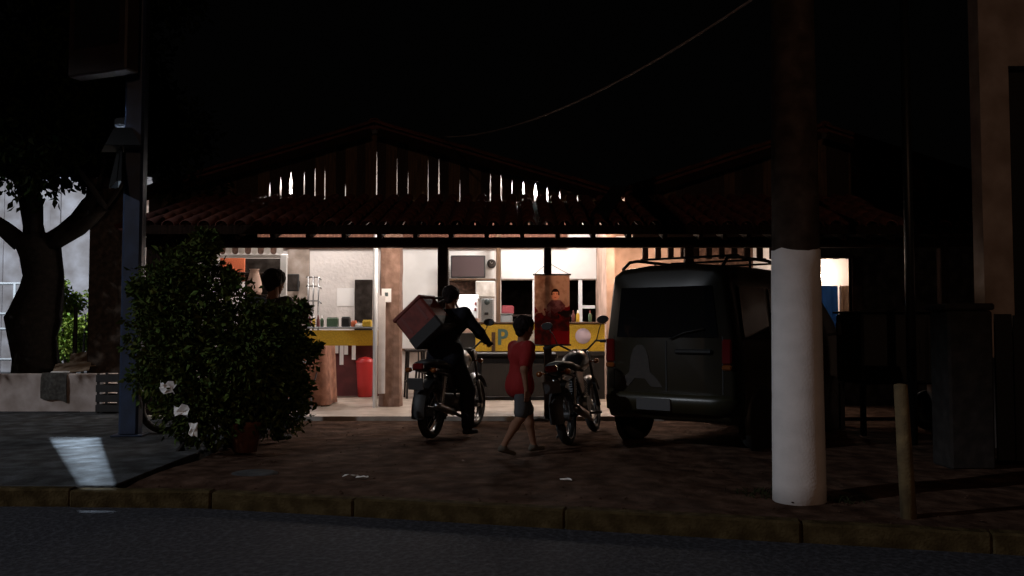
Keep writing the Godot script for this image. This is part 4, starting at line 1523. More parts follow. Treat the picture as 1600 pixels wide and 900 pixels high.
func build_interior() -> void:
	# lamps of the shop
	var cool := Color(1.0, 0.97, 0.95)
	tube_lamp("fluorescent tube under the left roof slope of the snack bar", Vector3(-3.75, 3.5, -14.6), Vector3(-3.75, 3.5, -15.8), 3.6, cool, 8.0)
	tube_lamp("fluorescent tube under the right roof slope of the snack bar", Vector3(0.32, 3.5, -14.6), Vector3(0.32, 3.5, -15.8), 6.2, cool, 8.0)
	tube_lamp("fluorescent tube in the porch above the dark minivan", Vector3(1.72, 2.63, -14.3), Vector3(2.3, 2.63, -14.3), 2.6, Color(1.0, 0.86, 0.74), 8.0)
	tube_lamp("fluorescent tube behind the porch beam above the brown pillar", Vector3(-1.95, 2.42, -12.45), Vector3(-1.05, 2.42, -12.45), 1.7, Color(1.0, 0.93, 0.87), 4.0)
	tube_lamp("fluorescent tube behind the porch beam above the hanging banner", Vector3(0.15, 2.42, -12.5), Vector3(1.05, 2.42, -12.5), 1.5, Color(1.0, 0.93, 0.87), 4.0)
	# lamp of the room behind the small window
	var rl := thing("ceiling_lamp", "round lit lamp on the wall of the room behind the small window", "lamp", Vector3(5.86, 2.2, -16.88))
	var st := new_st(true)
	lathe(st, Vector3.ZERO, Vector3.BACK, [[0.0, 0.1], [0.05, 0.09], [0.09, 0.05], [0.1, 0.0]], 18)
	obj("lamp_glass", st, glow(Color(1.0, 0.86, 0.76), 3.0), rl)
	var ol := OmniLight3D.new()
	ol.name = "lamp_light"
	rl.add_child(ol)
	ol.position = Vector3(0, 0, 0.18)
	ol.light_color = Color(1.0, 0.86, 0.76)
	ol.light_energy = 1.0
	ol.light_size = 0.1
	ol.omni_range = 20.0
	ol.omni_attenuation = 2.0
	ol.shadow_enabled = true
	# things in that room
	var cu := new_st(true)
	for side in [[4.7, 6.02, M.curtain_blue, "blue"], [6.06, 6.7, M.curtain_beige, "beige"]]:
		cu = new_st(true)
		var n := 30
		for k in n:
			var a: float = lerpf(side[0], side[1], k / float(n))
			var b: float = lerpf(side[0], side[1], (k + 1) / float(n))
			var za := -16.4 + sin(k * 1.3) * 0.03
			var zb := -16.4 + sin((k + 1) * 1.3) * 0.03
			quad(cu, Vector3(a, 0.06, za), Vector3(b, 0.06, zb), Vector3(b, 2.0, zb), Vector3(a, 2.0, za))
			quad(cu, Vector3(a, 0.06, za - 0.01), Vector3(a, 2.0, za - 0.01), Vector3(b, 2.0, zb - 0.01), Vector3(b, 0.06, zb - 0.01))
		tag(obj("curtain", cu, side[2]), side[3] + " curtain hanging in the lit room behind the small window", "curtain", "curtains behind the small window")

	# ---- order counter with the yellow front
	var c := thing("order_counter", "long counter with yellow printed front before the kitchen hatch", "counter", Vector3.ZERO)
	st = new_st()
	span(st, ax(743, 14.6), ax(945, 14.6), 0.05, 1.28, 14.64, 15.2)
	obj("counter_body", st, M.dark_wood, c)
	rect_box("yellow_front", 743, 945, 506, 549, 14.6, 0.036, M.yellow, c)
	st = new_st()
	span(st, ax(741, 14.6), ax(947, 14.6), 1.285, 1.315, 14.56, 15.24, 0.008)
	obj("counter_top", st, M.board3, c)
	rect_box("fascia_post", 768, 774, 519, 549, 14.59, 0.009, M.board3, c, 0.002)
	letter("P", 785, 527, 14.592, 0.36, M.teal_ink, c)
	for q in [[830, 527, M.white_paint], [911, 525, M.lilac]]:
		st = new_st(true)
		lathe(st, at(q[0], q[1], 14.6), Vector3.BACK, [[-0.002, 0.0], [-0.002, 0.13], [0.008, 0.125], [0.008, 0.0]], 20)
		obj("printed_emblem", st, q[2], c)
	rect_box("fascia_rail", 743, 945, 549, 556, 14.58, 0.05, M.dark_wood, c)
	# ---- left serving counter
	c = thing("serving_counter", "shorter counter with yellow edge between pillar and shrub", "counter", Vector3.ZERO)
	st = new_st()
	span(st, ax(470, 15.0), ax(600, 15.0), 0.05, 0.95, 15.3, 15.8)
	obj("counter_body", st, M.maroon, c)
	rect_box("yellow_edge", 462, 600, 516, 540, 15.0, 0.05, M.yellow, c)
	st = new_st()
	span(st, ax(460, 15.0), ax(602, 15.0), 1.205, 1.235, 14.96, 15.82, 0.008)
	obj("counter_top", st, M.grey_box, c)
	for q in [[526, 12], [534, 30], [541, 14], [553, 22]]:
		rect_box("paper_slip", q[0] - 3, q[0] + 3, 540, 540 + q[1], 15.0, 0.004, M.paper, c, 0.0)
	for q in [["storage_tin", 510, 527, 498, 513, M.green_box, "green tin on the serving counter", "tin"], ["black_canister", 533, 546, 497, 513, M.black_plastic, "black canister on the serving counter", "canister"], ["orange_pot", 548, 556, 503, 513, M.orange, "small orange pot on the serving counter", "pot"], ["yellow_box", 566, 580, 502, 513, M.yellow, "yellow box at the end of the serving counter", "box"], ["white_tray", 552, 566, 507, 513, M.paper, "white tray of papers on the serving counter", "tray"]]:
		var o := thing(q[0], q[6], q[7])
		var yb := 1.236
		var d := 15.25
		st = new_st()
		span(st, ax(q[1], d), ax(q[2], d), yb, ay(q[3] - 1, d), d, d + 0.14, 0.012)
		obj("container", st, q[5], o)
		st = new_st()
		span(st, ax(q[1], d) + 0.008, ax(q[2], d) - 0.008, ay(q[3] - 1, d) + 0.001, ay(q[3] - 1, d) + 0.014, d + 0.01, d + 0.13, 0.005)
		obj("lid", st, q[5], o)
	# bottles on the two counters
	var bi := 0
	for q in [[484, 15.25, 1.236, M.maroon, "dark red sauce bottle nearest the shrub on the serving counter"], [490, 15.3, 1.236, M.yellow, "yellow sauce bottle on the serving counter"], [497, 15.22, 1.236, M.maroon, "dark red sauce bottle between yellow and green bottles on serving counter"], [503, 15.3, 1.236, M.green_box, "green sauce bottle on the serving counter beside the green tin"], [896, 14.85, 1.316, M.maroon, "dark red sauce bottle on the order counter beside the banner"], [903, 14.9, 1.316, M.yellow, "yellow sauce bottle on the yellow-fronted order counter"], [922, 14.85, 1.316, M.green_box, "green sauce bottle on the order counter nearest the minivan"]]:
		var left: bool = q[0] < 600
		var bo := thing("sauce_bottle", q[4], "bottle", Vector3(ax(q[0], q[1]), q[2], -q[1]), 0.0, "bottles on the serving counter" if left else "bottles on the order counter")
		st = new_st(true)
		lathe(st, Vector3.ZERO, Vector3.UP, [[0.0, 0.0], [0.0, 0.028], [0.01, 0.03], [0.12, 0.03], [0.15, 0.014]], 14)
		obj("bottle_body", st, q[3], bo)
		st = new_st(true)
		lathe(st, Vector3.ZERO, Vector3.UP, [[0.15, 0.015], [0.17, 0.013], [0.2, 0.004], [0.2, 0.0]], 10)
		obj("nozzle", st, M.paper if bi % 2 else M.maroon, bo)
		bi += 1
	var mo := thing("wall_monitor", "dark grey monitor on the taupe panel above the stall", "monitor")
	rect_box("monitor_casing", 441, 466, 428, 455, 16.3, 0.05, M.black_plastic, mo, 0.01)
	rect_box("monitor_screen", 443, 464, 430, 453, 16.295, 0.004, M.dark_render, mo, 0.0)
	rect_box("monitor_arm", 450, 456, 436, 446, 16.35, 0.6, M.black_metal, mo, 0.01)
	# ---- table under a brown cloth
	var tb := thing("cloth_table", "table covered to the floor with a brown cloth beside shrub", "table", Vector3.ZERO)
	st = new_st(true)
	var x0 := -4.1
	var x1 := ax(508, 13.2)
	var per := []
	var corners := [Vector2(x0, 13.95), Vector2(x0, 13.2), Vector2(x1, 13.2), Vector2(x1, 13.95)]
	for s in 4:
		var pa: Vector2 = corners[s]
		var pb: Vector2 = corners[(s + 1) % 4]
		var n := int(pa.distance_to(pb) / 0.06)
		for k in n: per.append([pa.lerp(pb, k / float(n)), (pb - pa).orthogonal().normalized()])
	for k in per.size():
		var a: Array = per[k]
		var b: Array = per[(k + 1) % per.size()]
		var la: Vector2 = a[0] + a[1] * (0.05 + sin(k * 0.9) * 0.022)
		var lb: Vector2 = b[0] + b[1] * (0.05 + sin((k + 1) * 0.9) * 0.022)
		quad(st, Vector3(la.x, 0.07, -la.y), Vector3(lb.x, 0.07, -lb.y), Vector3(b[0].x, 0.94, -b[0].y), Vector3(a[0].x, 0.94, -a[0].y))
		tri(st, Vector3(a[0].x, 0.94, -a[0].y), Vector3(b[0].x, 0.94, -b[0].y), Vector3((x0 + x1) / 2, 0.945, -13.58))
	obj("tablecloth", st, M.brown_cloth, tb)
	for q in corners:
		st = new_st()
		box(st, Vector3(lerpf(q.x, (x0 + x1) / 2, 0.06), 0.49, -lerpf(q.y, 13.58, 0.2)), Vector3(0.05, 0.88, 0.05))
		obj("leg", st, M.timber, tb)
	# ---- red bin
	var rb := thing("red_bin", "bright red plastic bin with lid under the serving counter", "bin", Vector3(ax(571, 15.1), 0.05, -15.1))
	st = new_st(true)
	lathe(st, Vector3.ZERO, Vector3.UP, [[0.0, 0.0], [0.0, 0.11], [0.02, 0.12], [0.55, 0.15], [0.58, 0.15]], 22)
	obj("bucket", st, M.red_plastic, rb)
	st = new_st(true)
	lathe(st, Vector3.ZERO, Vector3.UP, [[0.58, 0.16], [0.61, 0.16], [0.66, 0.1], [0.68, 0.0]], 22)
	obj("lid", st, M.red_plastic, rb)
	# ---- stools by the white wall
	for q in [[649, 14.9, 0.84, "tall dark bar stool against white wall beside pillar", false], [669, 15.0, 0.62, "dark slatted wooden chair beside the bar stool", true]]:
		var so := thing("bar_stool" if not q[4] else "slat_chair", q[3], "stool" if not q[4] else "chair", Vector3(ax(q[0], q[1]), 0.05, -q[1]), 0.25)
		var w := 0.15 if not q[4] else 0.19
		var h: float = q[2] - 0.05
		st = new_st()
		box(st, Vector3(0, h, 0), Vector3(w * 2.15, 0.04, w * 2.15), 0.012)
		obj("seat", st, M.dark_wood, so)
		for sx in [-1.0, 1.0]:
			for sz in [-1.0, 1.0]:
				st = new_st()
				tube(st, Vector3(sx * w * 1.05, 0, sz * w * 1.05), Vector3(sx * w * 0.85, h - 0.02, sz * w * 0.85), 0.018, 0.02, 8)
				obj("leg", st, M.dark_wood, so)
		for k in 4:
			st = new_st()
			var t := TAU * k / 4.0
			var u := Vector3(cos(t), 0, sin(t))
			var v := Vector3(-sin(t), 0, cos(t))
			tube(st, u * w * 0.98 - v * w * 0.98 + Vector3(0, h * 0.35, 0), u * w * 0.98 + v * w * 0.98 + Vector3(0, h * 0.35, 0), 0.012, 0.012, 6)
			obj("stretcher", st, M.board, so)
		if q[4]:
			for k in 5:
				st = new_st()
				box(st, Vector3(lerpf(-w, w, k / 4.0), h + 0.14, w), Vector3(0.022, 0.28, 0.018), 0.004)
				obj("slat", st, M.dark_wood, so)
			st = new_st()
			box(st, Vector3(0, h + 0.3, w), Vector3(w * 2.15, 0.05, 0.024), 0.008)
			obj("top_rail", st, M.dark_wood, so)
	# ---- television, clock, extractor, appliances
	var tv := thing("television", "dark flat television on the white wall beside the clock", "television", Vector3.ZERO)
	rect_box("casing", 704, 758, 399, 434, 16.6, 0.06, M.black_plastic, tv, 0.01)
	rect_box("screen", 706, 756, 401, 432, 16.594, 0.005, M.screen, tv, 0.0)
	rect_box("bracket", 722, 740, 406, 426, 16.66, 0.33, M.black_metal, tv)
	rect_box("wall_board", 701, 772, 392, 436, 16.985, 0.012, M.white_wall, thing("white_board", "white board on the wall behind the dark television", "board"), 0.003)
	var ck := thing("wall_clock", "round dark wall clock right of the television", "clock", at(768, 412, 16.95))
	st = new_st(true)
	lathe(st, Vector3.ZERO, Vector3.BACK, [[-0.04, 0.0], [-0.04, 0.085], [0.02, 0.085], [0.022, 0.07]], 22)
	obj("case", st, M.black_plastic, ck)
	st = new_st(true)
	lathe(st, Vector3.ZERO, Vector3.BACK, [[0.012, 0.07], [0.013, 0.0]], 22)
	obj("dial", st, M.board2, ck)
	for q in [[0.9, 0.035], [-0.6, 0.055]]:
		st = new_st()
		box(st, Vector3(sin(q[0]) * q[1] / 2, cos(q[0]) * q[1] / 2, 0.017), Vector3(0.006, q[1], 0.003), 0.0, Basis(Vector3.BACK, -q[0]))
		obj("hand", st, M.paper, ck)
	var sh := thing("wall_shelf", "brown shelf board under the dark television", "shelf")
	rect_box("shelf_board", 702, 774, 435, 438, 16.55, 0.43, M.board3, sh)
	rect_box("back_panel", 702, 744, 438, 462, 16.94, 0.04, M.brown_pillar, sh)
	var wb := thing("white_cupboard", "white wall cupboard below the wall clock", "cupboard")
	rect_box("carcass", 743, 773, 439, 464, 16.4, 0.5, M.white_wall, wb)
	rect_box("door", 744, 772, 440, 463, 16.385, 0.013, M.white_paint, wb, 0.004)
	var hd := thing("display_warmer", "lit white food display warmer behind the delivery rider", "food warmer")
	rect_box("cabinet", 714, 746, 467, 497, 15.4, 0.4, M.white_metal, hd)
	rect_box("lid", 712, 748, 464, 466.5, 15.38, 0.44, M.white_metal, hd)
	var tp := new_st(true)
	tube(tp, at(718, 462, 15.35), at(747, 462, 15.35), 0.016, 0.016, 10)
	obj("lamp_tube", tp, glow(cool, 4.0), hd)
	var wl := OmniLight3D.new()
	wl.name = "lamp_light"
	hd.add_child(wl)
	wl.position = at(733, 462, 15.3)
	wl.light_color = cool
	wl.light_energy = 0.25
	wl.light_size = 0.1
	wl.omni_range = 15.0
	wl.omni_attenuation = 2.0
	wl.shadow_enabled = true
	for k in 2:
		rect_box("control_knob", 741, 744.5, 472 + k * 9, 477 + k * 9, 15.385, 0.014, M.maroon, hd, 0.004)
	rect_box("warmer_stand", 712, 748, 497.5, 520, 15.42, 0.36, M.peach, hd)
	rect_box("plinth", 714, 746, 520.5, 622, 15.45, 0.3, M.dark_wood, hd)
	var fg := thing("water_cooler", "pale tall dispenser with round dark dial beside timber stud", "dispenser")
	rect_box("cabinet", 752, 771, 466, 508, 14.95, 0.25, M.grey_box, fg, 0.02)
	st = new_st(true)
	lathe(st, at(761, 472, 14.95), Vector3.BACK, [[-0.002, 0.0], [-0.002, 0.05], [0.008, 0.045], [0.008, 0.0]], 16)
	obj("dial", st, M.ink, fg)
	rect_box("tap", 757, 763, 488, 492, 14.9, 0.05, M.black_plastic, fg, 0.008)
	# things on the counter under the hatch
	for q in [["folded_cloth", 783, 803, 477, 491, 17.5, M.pink, "pink cloth bundle lying in the kitchen hatch", "cloth"], ["grey_crate", 782, 801, 491.5, 507, 16.9, M.grey_box, "grey crate on the sill of the kitchen hatch", "crate"]]:
		var o := thing(q[0], q[7], q[8])
		var zz: float = q[5]
		st = new_st()
		span(st, ax(q[1], zz), ax(q[2], zz), ay(q[4], zz) if q[0] == "folded_cloth" else 1.25, ay(q[3], zz), zz, zz + 0.3, 0.03)
		obj("bundle" if q[0] == "folded_cloth" else "crate_body", st, q[6], o)
		if q[0] == "folded_cloth":
			st = new_st()
			span(st, ax(q[1], zz) - 0.3, ax(q[2], zz) + 1.2, ay(q[4], zz) - 0.04, ay(q[4], zz) - 0.002, zz - 0.02, zz + 0.5)
			tag(obj("kitchen_shelf", st, M.board), "wooden shelf inside the kitchen hatch under pink cloth", "shelf")
		else:
			st = new_st()
			span(st, ax(q[1], zz) - 0.01, ax(q[2], zz) + 0.01, ay(q[3], zz) + 0.001, ay(q[3], zz) + 0.02, zz - 0.01, zz + 0.31, 0.005)
			obj("rim", st, q[6], o)
	# ---- hanging banner with a printed figure
	var bn := thing("hanging_banner", "hanging peach and red banner with a printed figure on porch post", "banner")
	var img := Image.create(128, 256, false, Image.FORMAT_RGB8)
	var nz := FastNoiseLite.new()
	nz.seed = 12; nz.frequency = 0.03
	for y in 256:
		for x in 128:
			var v := nz.get_noise_2d(x, y)
			var col := Color(0.82, 0.69, 0.6).lerp(Color(0.66, 0.5, 0.41), clampf(0.5 + v - x / 200.0, 0, 1))
			var edge := 135.0 + v * 40.0 + (18.0 if x < 60 else 0.0) - absf(x - 78) * 0.25
			if y > edge: col = Color(0.56, 0.12, 0.1).lerp(Color(0.34, 0.09, 0.07), clampf(0.5 + v * 1.5, 0, 1))
			if y > 205 and x > 60: col = Color(0.62, 0.05, 0.12)
			var dx := (x - 76.0) / 15.0
			var dy := (y - 72.0) / 21.0
			if dx * dx + dy * dy < 1.0:
				col = Color(0.93, 0.72, 0.6)
				if dy < -0.45 or (dy < 0.1 and absf(dx) > 0.72): col = Color(0.2, 0.09, 0.07)
				if absf(dy + 0.1) < 0.06 and absf(absf(dx) - 0.35) < 0.13: col = Color(0.5, 0.3, 0.24)
				if absf(dy - 0.5) < 0.06 and absf(dx) < 0.22: col = Color(0.66, 0.3, 0.26)
			elif absf(x - 78.0) < 34.0 - maxf(0, 112.0 - y) * 0.9 and y > 92 and y < edge:
				col = Color(0.66, 0.5, 0.48).lerp(Color(0.5, 0.3, 0.3), clampf(0.5 + v * 2.0, 0, 1))
			if x > 84 and y > 134 + v * 10.0 and y < 152 + v * 20.0: col = Color(0.22, 0.12, 0.1)
			img.set_pixel(x, y, col)
	var bmat := StandardMaterial3D.new()
	bmat.albedo_texture = ImageTexture.create_from_image(img)
	bmat.roughness = 0.6
	bmat.backlight_enabled = true
	bmat.backlight = Color(1.0, 1.0, 1.0)
	var bx0 := ax(835, 11.7)
	var bx1 := ax(890, 11.7)
	var by0 := ay(539, 11.7)
	var by1 := ay(429, 11.7)
	st = new_st(true)
	for side in [0.0, -0.006]:
		for k in 8:
			for r in 10:
				for q in ([[0, 0], [0, 1], [1, 1], [0, 0], [1, 1], [1, 0]]):
					var u: float = (k + q[0]) / 8.0
					var v: float = (r + q[1]) / 10.0
					st.set_uv(Vector2(u, 1.0 - v))
					st.add_vertex(Vector3(lerpf(bx0, bx1, u), lerpf(by0, by1, v), -11.69 + side + sin(u * 5.0 + v * 2.0) * 0.008))
	obj("print", st, bmat, bn)
	for y in [by0, by1]:
		st = new_st(true)
		tube(st, Vector3(bx0 - 0.02, y, -11.693), Vector3(bx1 + 0.02, y, -11.693), 0.011, 0.011, 8)
		obj("rod", st, M.black_metal, bn)
	st = new_st(true)
	sweep(st, [Vector3(bx0, by1, -11.693), Vector3(0.475, by1 + 0.16, -11.73), Vector3(bx1, by1, -11.693)], rep(0.004, 3), 5)
	obj("cord", st, M.black_metal, bn)
	# ---- notice on the pillar
	var nt := thing("paper_notice", "small white paper notice with dark mark on brown pillar", "notice")
	rect_box("sheet", 596, 611, 451, 472, 13.11, 0.003, M.paper, nt, 0.0)
	rect_box("printed_mark", 601, 606, 457, 463, 13.106, 0.003, M.ink, nt, 0.0)
	# white notice on the plaster wall
	rect_box("sheet", 526, 553, 450, 478, 16.99, 0.006, M.paper, thing("wall_notice", "blank white sheet on beige wall left of dark door", "notice"), 0.0)
	# ---- stall frame at the far left: white valance, orange panel, white post, shelves
	var ks := thing("stall_frame", "white framed stall with scalloped valance at left of the shop", "stall")
	rect_box("top_rail", 318, 448, 397, 403, 15.2, 0.05, M.white_wall, ks)
	for k in 11:
		var px := 336.0 + k * 10.0
		st = new_st()
		var w := 9.4 * 15.18 / F
		var pts := PackedVector2Array()
		for q in 9:
			var t := PI + PI * q / 8.0
			pts.append(Vector2(cos(t) * w / 2, sin(t) * 0.05))
		pts.append(Vector2(w / 2, 0.1))
		pts.append(Vector2(-w / 2, 0.1))
		prism(st, pts, Vector3(ax(px, 15.17), ay(393, 15.17), -15.17), Vector3.RIGHT, Vector3.UP, Vector3(0, 0, 0.012))
		obj("scallop", st, M.brown_pillar if k % 2 else M.white_paint, ks)
	for q in [[437, 447], [318, 324]]:
		st = new_st()
		span(st, ax(q[0], 15.15), ax(q[1], 15.15), 0.05, ay(398, 15.15), 15.13, 15.2, 0.006)
		obj("upright", st, M.white_wall, ks)
	rect_box("orange_panel", 342, 381, 403, 440, 15.6, 0.03, M.orange, ks)
	rect_box("dark_panel", 381.5, 437, 404, 500, 15.7, 0.03, M.dark_render, ks)
	for q in [[425, 440], [460, 440]]:
		rect_box("shelf", 340, 437, q[0], q[0] + 3, 15.4, 0.29, M.board2, ks)
	var sk := thing("flour_sack", "peach coloured sack standing on the stall shelf", "sack")
	st = new_st(true)
	var kr := []
	var cxs := at(397, 460, 15.35)
	for q in [[0.0, 0.12], [0.05, 0.14], [0.2, 0.13], [0.34, 0.09], [0.42, 0.07], [0.44, 0.09]]:
		var ring := PackedVector3Array()
		for k in 14:
			var t := TAU * k / 14.0
			ring.append(cxs + Vector3(cos(t) * q[1], q[0], sin(t) * q[1] * 0.7))
		kr.append(ring)
	loft(st, kr)
	obj("sack_body", st, M.peach, sk)
	var wc := thing("white_cloth", "white cloth hanging from the stall corner above the shrub", "cloth")
	st = new_st(true)
	for k in 12:
		var a := k / 12.0
		var b := (k + 1) / 12.0
		var f := func(u: float, v: float) -> Vector3:
			return at(lerpf(312, 336, u) + v * 12.0, 396 + v * lerpf(22, 32, u), 14.9 + sin(u * 16.0) * 0.03)
		quad(st, f.call(a, 1.0), f.call(b, 1.0), f.call(b, 0.0), f.call(a, 0.0))
	obj("cloth_drop", st, M.paper, wc)
	# metal rack with bright rods
	var rk := thing("metal_rack", "chromed wire rack with hooks beside the beige wall", "rack")
	for px in [481, 489, 497]:
		st = new_st(true)
		tube(st, Vector3(ax(px, 15.6), 0.05, -15.6), Vector3(ax(px, 15.6), ay(432, 15.6), -15.6), 0.014, 0.014, 8)
		obj("rod", st, M.chrome, rk)
	for py in [433, 447, 470]:
		st = new_st(true)
		sweep(st, [at(478, py, 15.6), at(498, py, 15.6), at(502, py + 4, 15.5)], rep(0.012, 3), 8)
		obj("crossbar", st, M.chrome, rk)

func limb(st: SurfaceTool, a: Vector3, dir: Vector3, ln: float, r: float, depth: int, tips: Array, rr: RandomNumberGenerator) -> void:
	var pts := [a]
	var rad := [r]
	var p := a
	var d := dir.normalized()
	for k in 4:
		d = (d + Vector3(rr.randfn(), rr.randfn() * 0.6 + 0.15, rr.randfn()) * 0.16).normalized()
		p += d * ln / 4.0
		pts.append(p)
		rad.append(r * (1.0 - 0.13 * (k + 1)))
	sweep(st, pts, rad, 8 if depth > 1 else 6, 0.06)
	if depth == 0:
		tips.append(p)
		return
	for k in (3 if depth > 1 else 2):
		var nd := (d + Vector3(rr.randfn(), rr.randfn() * 0.5, rr.randfn()) * 0.6).normalized()
		limb(st, pts[4 if k < 2 else 3], nd, ln * rr.randf_range(0.62, 0.82), rad[4] * 0.8, depth - 1, tips, rr)

func build_left() -> void:
	var rr := RandomNumberGenerator.new()
	rr.seed = 40
	# ---- planter wall and what lies on it
	var pl := thing("planter_wall", "low pale planter wall around the tree on the left", "planter")
	var st := new_st()
	span(st, -11.0, -5.91, -0.02, 0.55, 12.9, 13.08, 0.02)
	obj("front_wall", st, M.planter, pl)
	st = new_st()
	span(st, -6.05, -5.91, -0.02, 0.54, 13.085, 14.6, 0.02)
	obj("end_wall", st, M.planter, pl)
	st = new_st()
	span(st, -11.0, -6.06, -0.02, 0.46, 13.085, 14.6)
	obj("soil", st, M.earth, pl)
	var cl := thing("draped_rag", "grey rag draped over the edge of the planter wall", "cloth")
	st = new_st(true)
	var gx := 10
	var prof := [Vector2(0.565, 13.02), Vector2(0.568, 12.89), Vector2(0.5, 12.865), Vector2(0.35, 12.86), Vector2(0.2, 12.868)]
	var f := func(i: int, j: int, o: float) -> Vector3:
		var u := i / float(gx)
		var q: Vector2 = prof[j]
		var sag := (0.05 * u + sin(u * 7.0) * 0.012) if j == 4 else 0.0
		return Vector3(lerpf(ax(67, 12.87), ax(105, 12.87), u) + j * 0.004 * (1 if u > 0.5 else -1), q.x - sag, -q.y + sin(u * 11.0 + j) * 0.008 + o)
	for i in gx:
		for j in 4:
			quad(st, f.call(i, j + 1, 0.0), f.call(i + 1, j + 1, 0.0), f.call(i + 1, j, 0.0), f.call(i, j, 0.0))
			quad(st, f.call(i, j + 1, -0.006), f.call(i, j, -0.006), f.call(i + 1, j, -0.006), f.call(i + 1, j + 1, -0.006))
	obj("cloth_sheet", st, M.grey_cloth, cl)
	var cb := thing("cardboard_box", "flattened cardboard box lying open on the planter wall", "box", Vector3(ax(113, 13.2), 0.56, -13.2), 0.3)
	st = new_st()
	box(st, Vector3(0, 0.07, -0.05), Vector3(0.5, 0.012, 0.36), 0.0, Basis(Vector3(1, 0, 0.3).normalized(), 0.42))
	obj("bottom_panel", st, M.cardboard, cb)
	st = new_st()
	box(st, Vector3(0.12, 0.17, -0.24), Vector3(0.4, 0.012, 0.3), 0.0, Basis(Vector3.RIGHT, 0.9) * Basis(Vector3.BACK, 0.25))
	obj("side_panel", st, M.cardboard, cb)
	st = new_st()
	box(st, Vector3(-0.12, 0.012, 0.17), Vector3(0.24, 0.012, 0.1), 0.0, Basis(Vector3.RIGHT, 0.1))
	obj("flap", st, M.paper, cb)
	st = new_st()
	box(st, Vector3(0.26, 0.26, -0.3), Vector3(0.14, 0.012, 0.2), 0.0, Basis(Vector3.BACK, 0.9))
	obj("flap", st, M.paper, cb)
	# stake beside the bush
	st = new_st()
	tube(st, Vector3(ax(117, 13.7), 0.44, -13.7), Vector3(ax(118, 13.7), ay(480, 13.7), -13.7), 0.035, 0.03, 8)
	tag(obj("wooden_stake", st, M.dark_wood), "short dark stake standing in the planter soil", "stake")
	# dark bin at the planter's end
	var bn := thing("rubbish_crate", "dark crate standing between planter wall and blue post", "crate", Vector3(ax(178, 12.7), 0.012, -12.7))
	st = new_st()
	for s in [-1.0, 1.0]:
		for k in 4:
			box(st, Vector3(0, 0.07 + k * 0.14, s * 0.15), Vector3(0.34, 0.1, 0.018), 0.004)
			box(st, Vector3(s * 0.16, 0.07 + k * 0.14, 0), Vector3(0.018, 0.1, 0.28), 0.004)
		for z in [-1.0, 1.0]:
			box(st, Vector3(s * 0.145, 0.28, z * 0.13), Vector3(0.03, 0.56, 0.03))
	obj("crate_slats", st, M.dark_wood, bn)
	st = new_st()
	box(st, Vector3(0, 0.04, 0), Vector3(0.3, 0.02, 0.28))
	obj("crate_floor", st, M.dark_wood, bn)
	# ---- the tree
	var tr := thing("shade_tree", "big dark tree with a swollen twisted trunk in planter", "tree", Vector3.ZERO)
	st = new_st(true)
	var pts := []
	var rad := []
	for q in [[595, 56, 36], [560, 55, 32], [530, 51, 36], [500, 52, 40], [478, 58, 36], [455, 66, 31], [430, 69, 29], [405, 65, 30], [385, 60, 31], [370, 57, 30]]:
		pts.append(at(q[1], q[0], 13.6))
		rad.append(q[2] * 13.6 / F)
	sweep(st, pts, rad, 16, 0.07)
	var tips := []
	var top: Vector3 = pts[-1]
	for q in [[-0.9, 0.8, 0.1], [-0.35, 1.0, -0.3], [0.15, 1.0, 0.2], [0.6, 0.75, -0.1], [1.0, 0.55, 0.2]]:
		limb(st, top + Vector3(q[0] * 0.25, -0.1, q[2] * 0.25), Vector3(q[0], q[1], q[2]), 1.15, 0.15, 2, tips, rr)
	obj("trunk", st, M.bark, tr)
	var clumps := []
	for t in tips:
		clumps.append([t + Vector3(0, 0.1, 0), Vector3(rr.randf_range(0.5, 0.8), rr.randf_range(0.4, 0.6), rr.randf_range(0.5, 0.8))])
	for k in 34:
		var a := rr.randf() * TAU
		var r := sqrt(rr.randf())
		clumps.append([Vector3(-6.9 + cos(a) * r * 2.4, 3.25 + rr.randf() * 3.4, -13.5 + sin(a) * r * 1.6), Vector3(rr.randf_range(0.45, 0.8), rr.randf_range(0.4, 0.6), rr.randf_range(0.45, 0.8))])
	for k in 26:      # the crown is broadest towards the street
		var t := rr.randf_range(1.3, 4.0)
		clumps.append([Vector3(-7.3 - 0.57 * t + rr.randf_range(-1.2, 1.0), rr.randf_range(3.1, 4.6), -13.5 + 0.82 * t + rr.randf_range(-0.5, 0.5)), Vector3(rr.randf_range(0.45, 0.75), rr.randf_range(0.35, 0.5), rr.randf_range(0.45, 0.75))])
	put("crown", leaf_mesh(clumps, 40000, 0.13, Color(0.011, 0.017, 0.006), 3), M.leaf, tr)
	# ---- brown pillar behind the blue post
	var bp := thing("brown_pillar", "thick brown rendered pillar between tree and blue post", "pillar")
	st = new_st()
	span(st, ax(136, 13.4), ax(190, 13.4), 0.0, 3.35, 13.4, 13.85, 0.02)
	obj("shaft", st, M.old_render, bp)
	st = new_st()
	span(st, ax(132, 13.36), ax(194, 13.36), 3.352, 3.5, 13.36, 13.89, 0.02)
	obj("cap", st, M.old_render, bp)
	# ---- blue post with sign box, and a hooded spot lamp on a bracket
	var bx := ax(207, 10.0)
	var sg := thing("sign_post", "square blue steel post carrying an unlit sign box", "sign post", Vector3(bx, 0.012, -10.0), 0.12)
	st = new_st()
	box(st, Vector3(0, 2.9, 0), Vector3(0.21, 5.8, 0.21), 0.025)
	obj("post", st, M.blue, sg)
	st = new_st()
	box(st, Vector3(0, 0.008, 0), Vector3(0.34, 0.016, 0.34), 0.006)
	obj("base_plate", st, M.blue, sg)
	st = new_st()
	box(st, Vector3(-0.33, 4.9, 0.14), Vector3(0.86, 1.75, 0.2), 0.02, Basis(Vector3.UP, -0.5))
	var sb := obj("sign_box", st, M.sign_frame, sg)
	st = new_st()
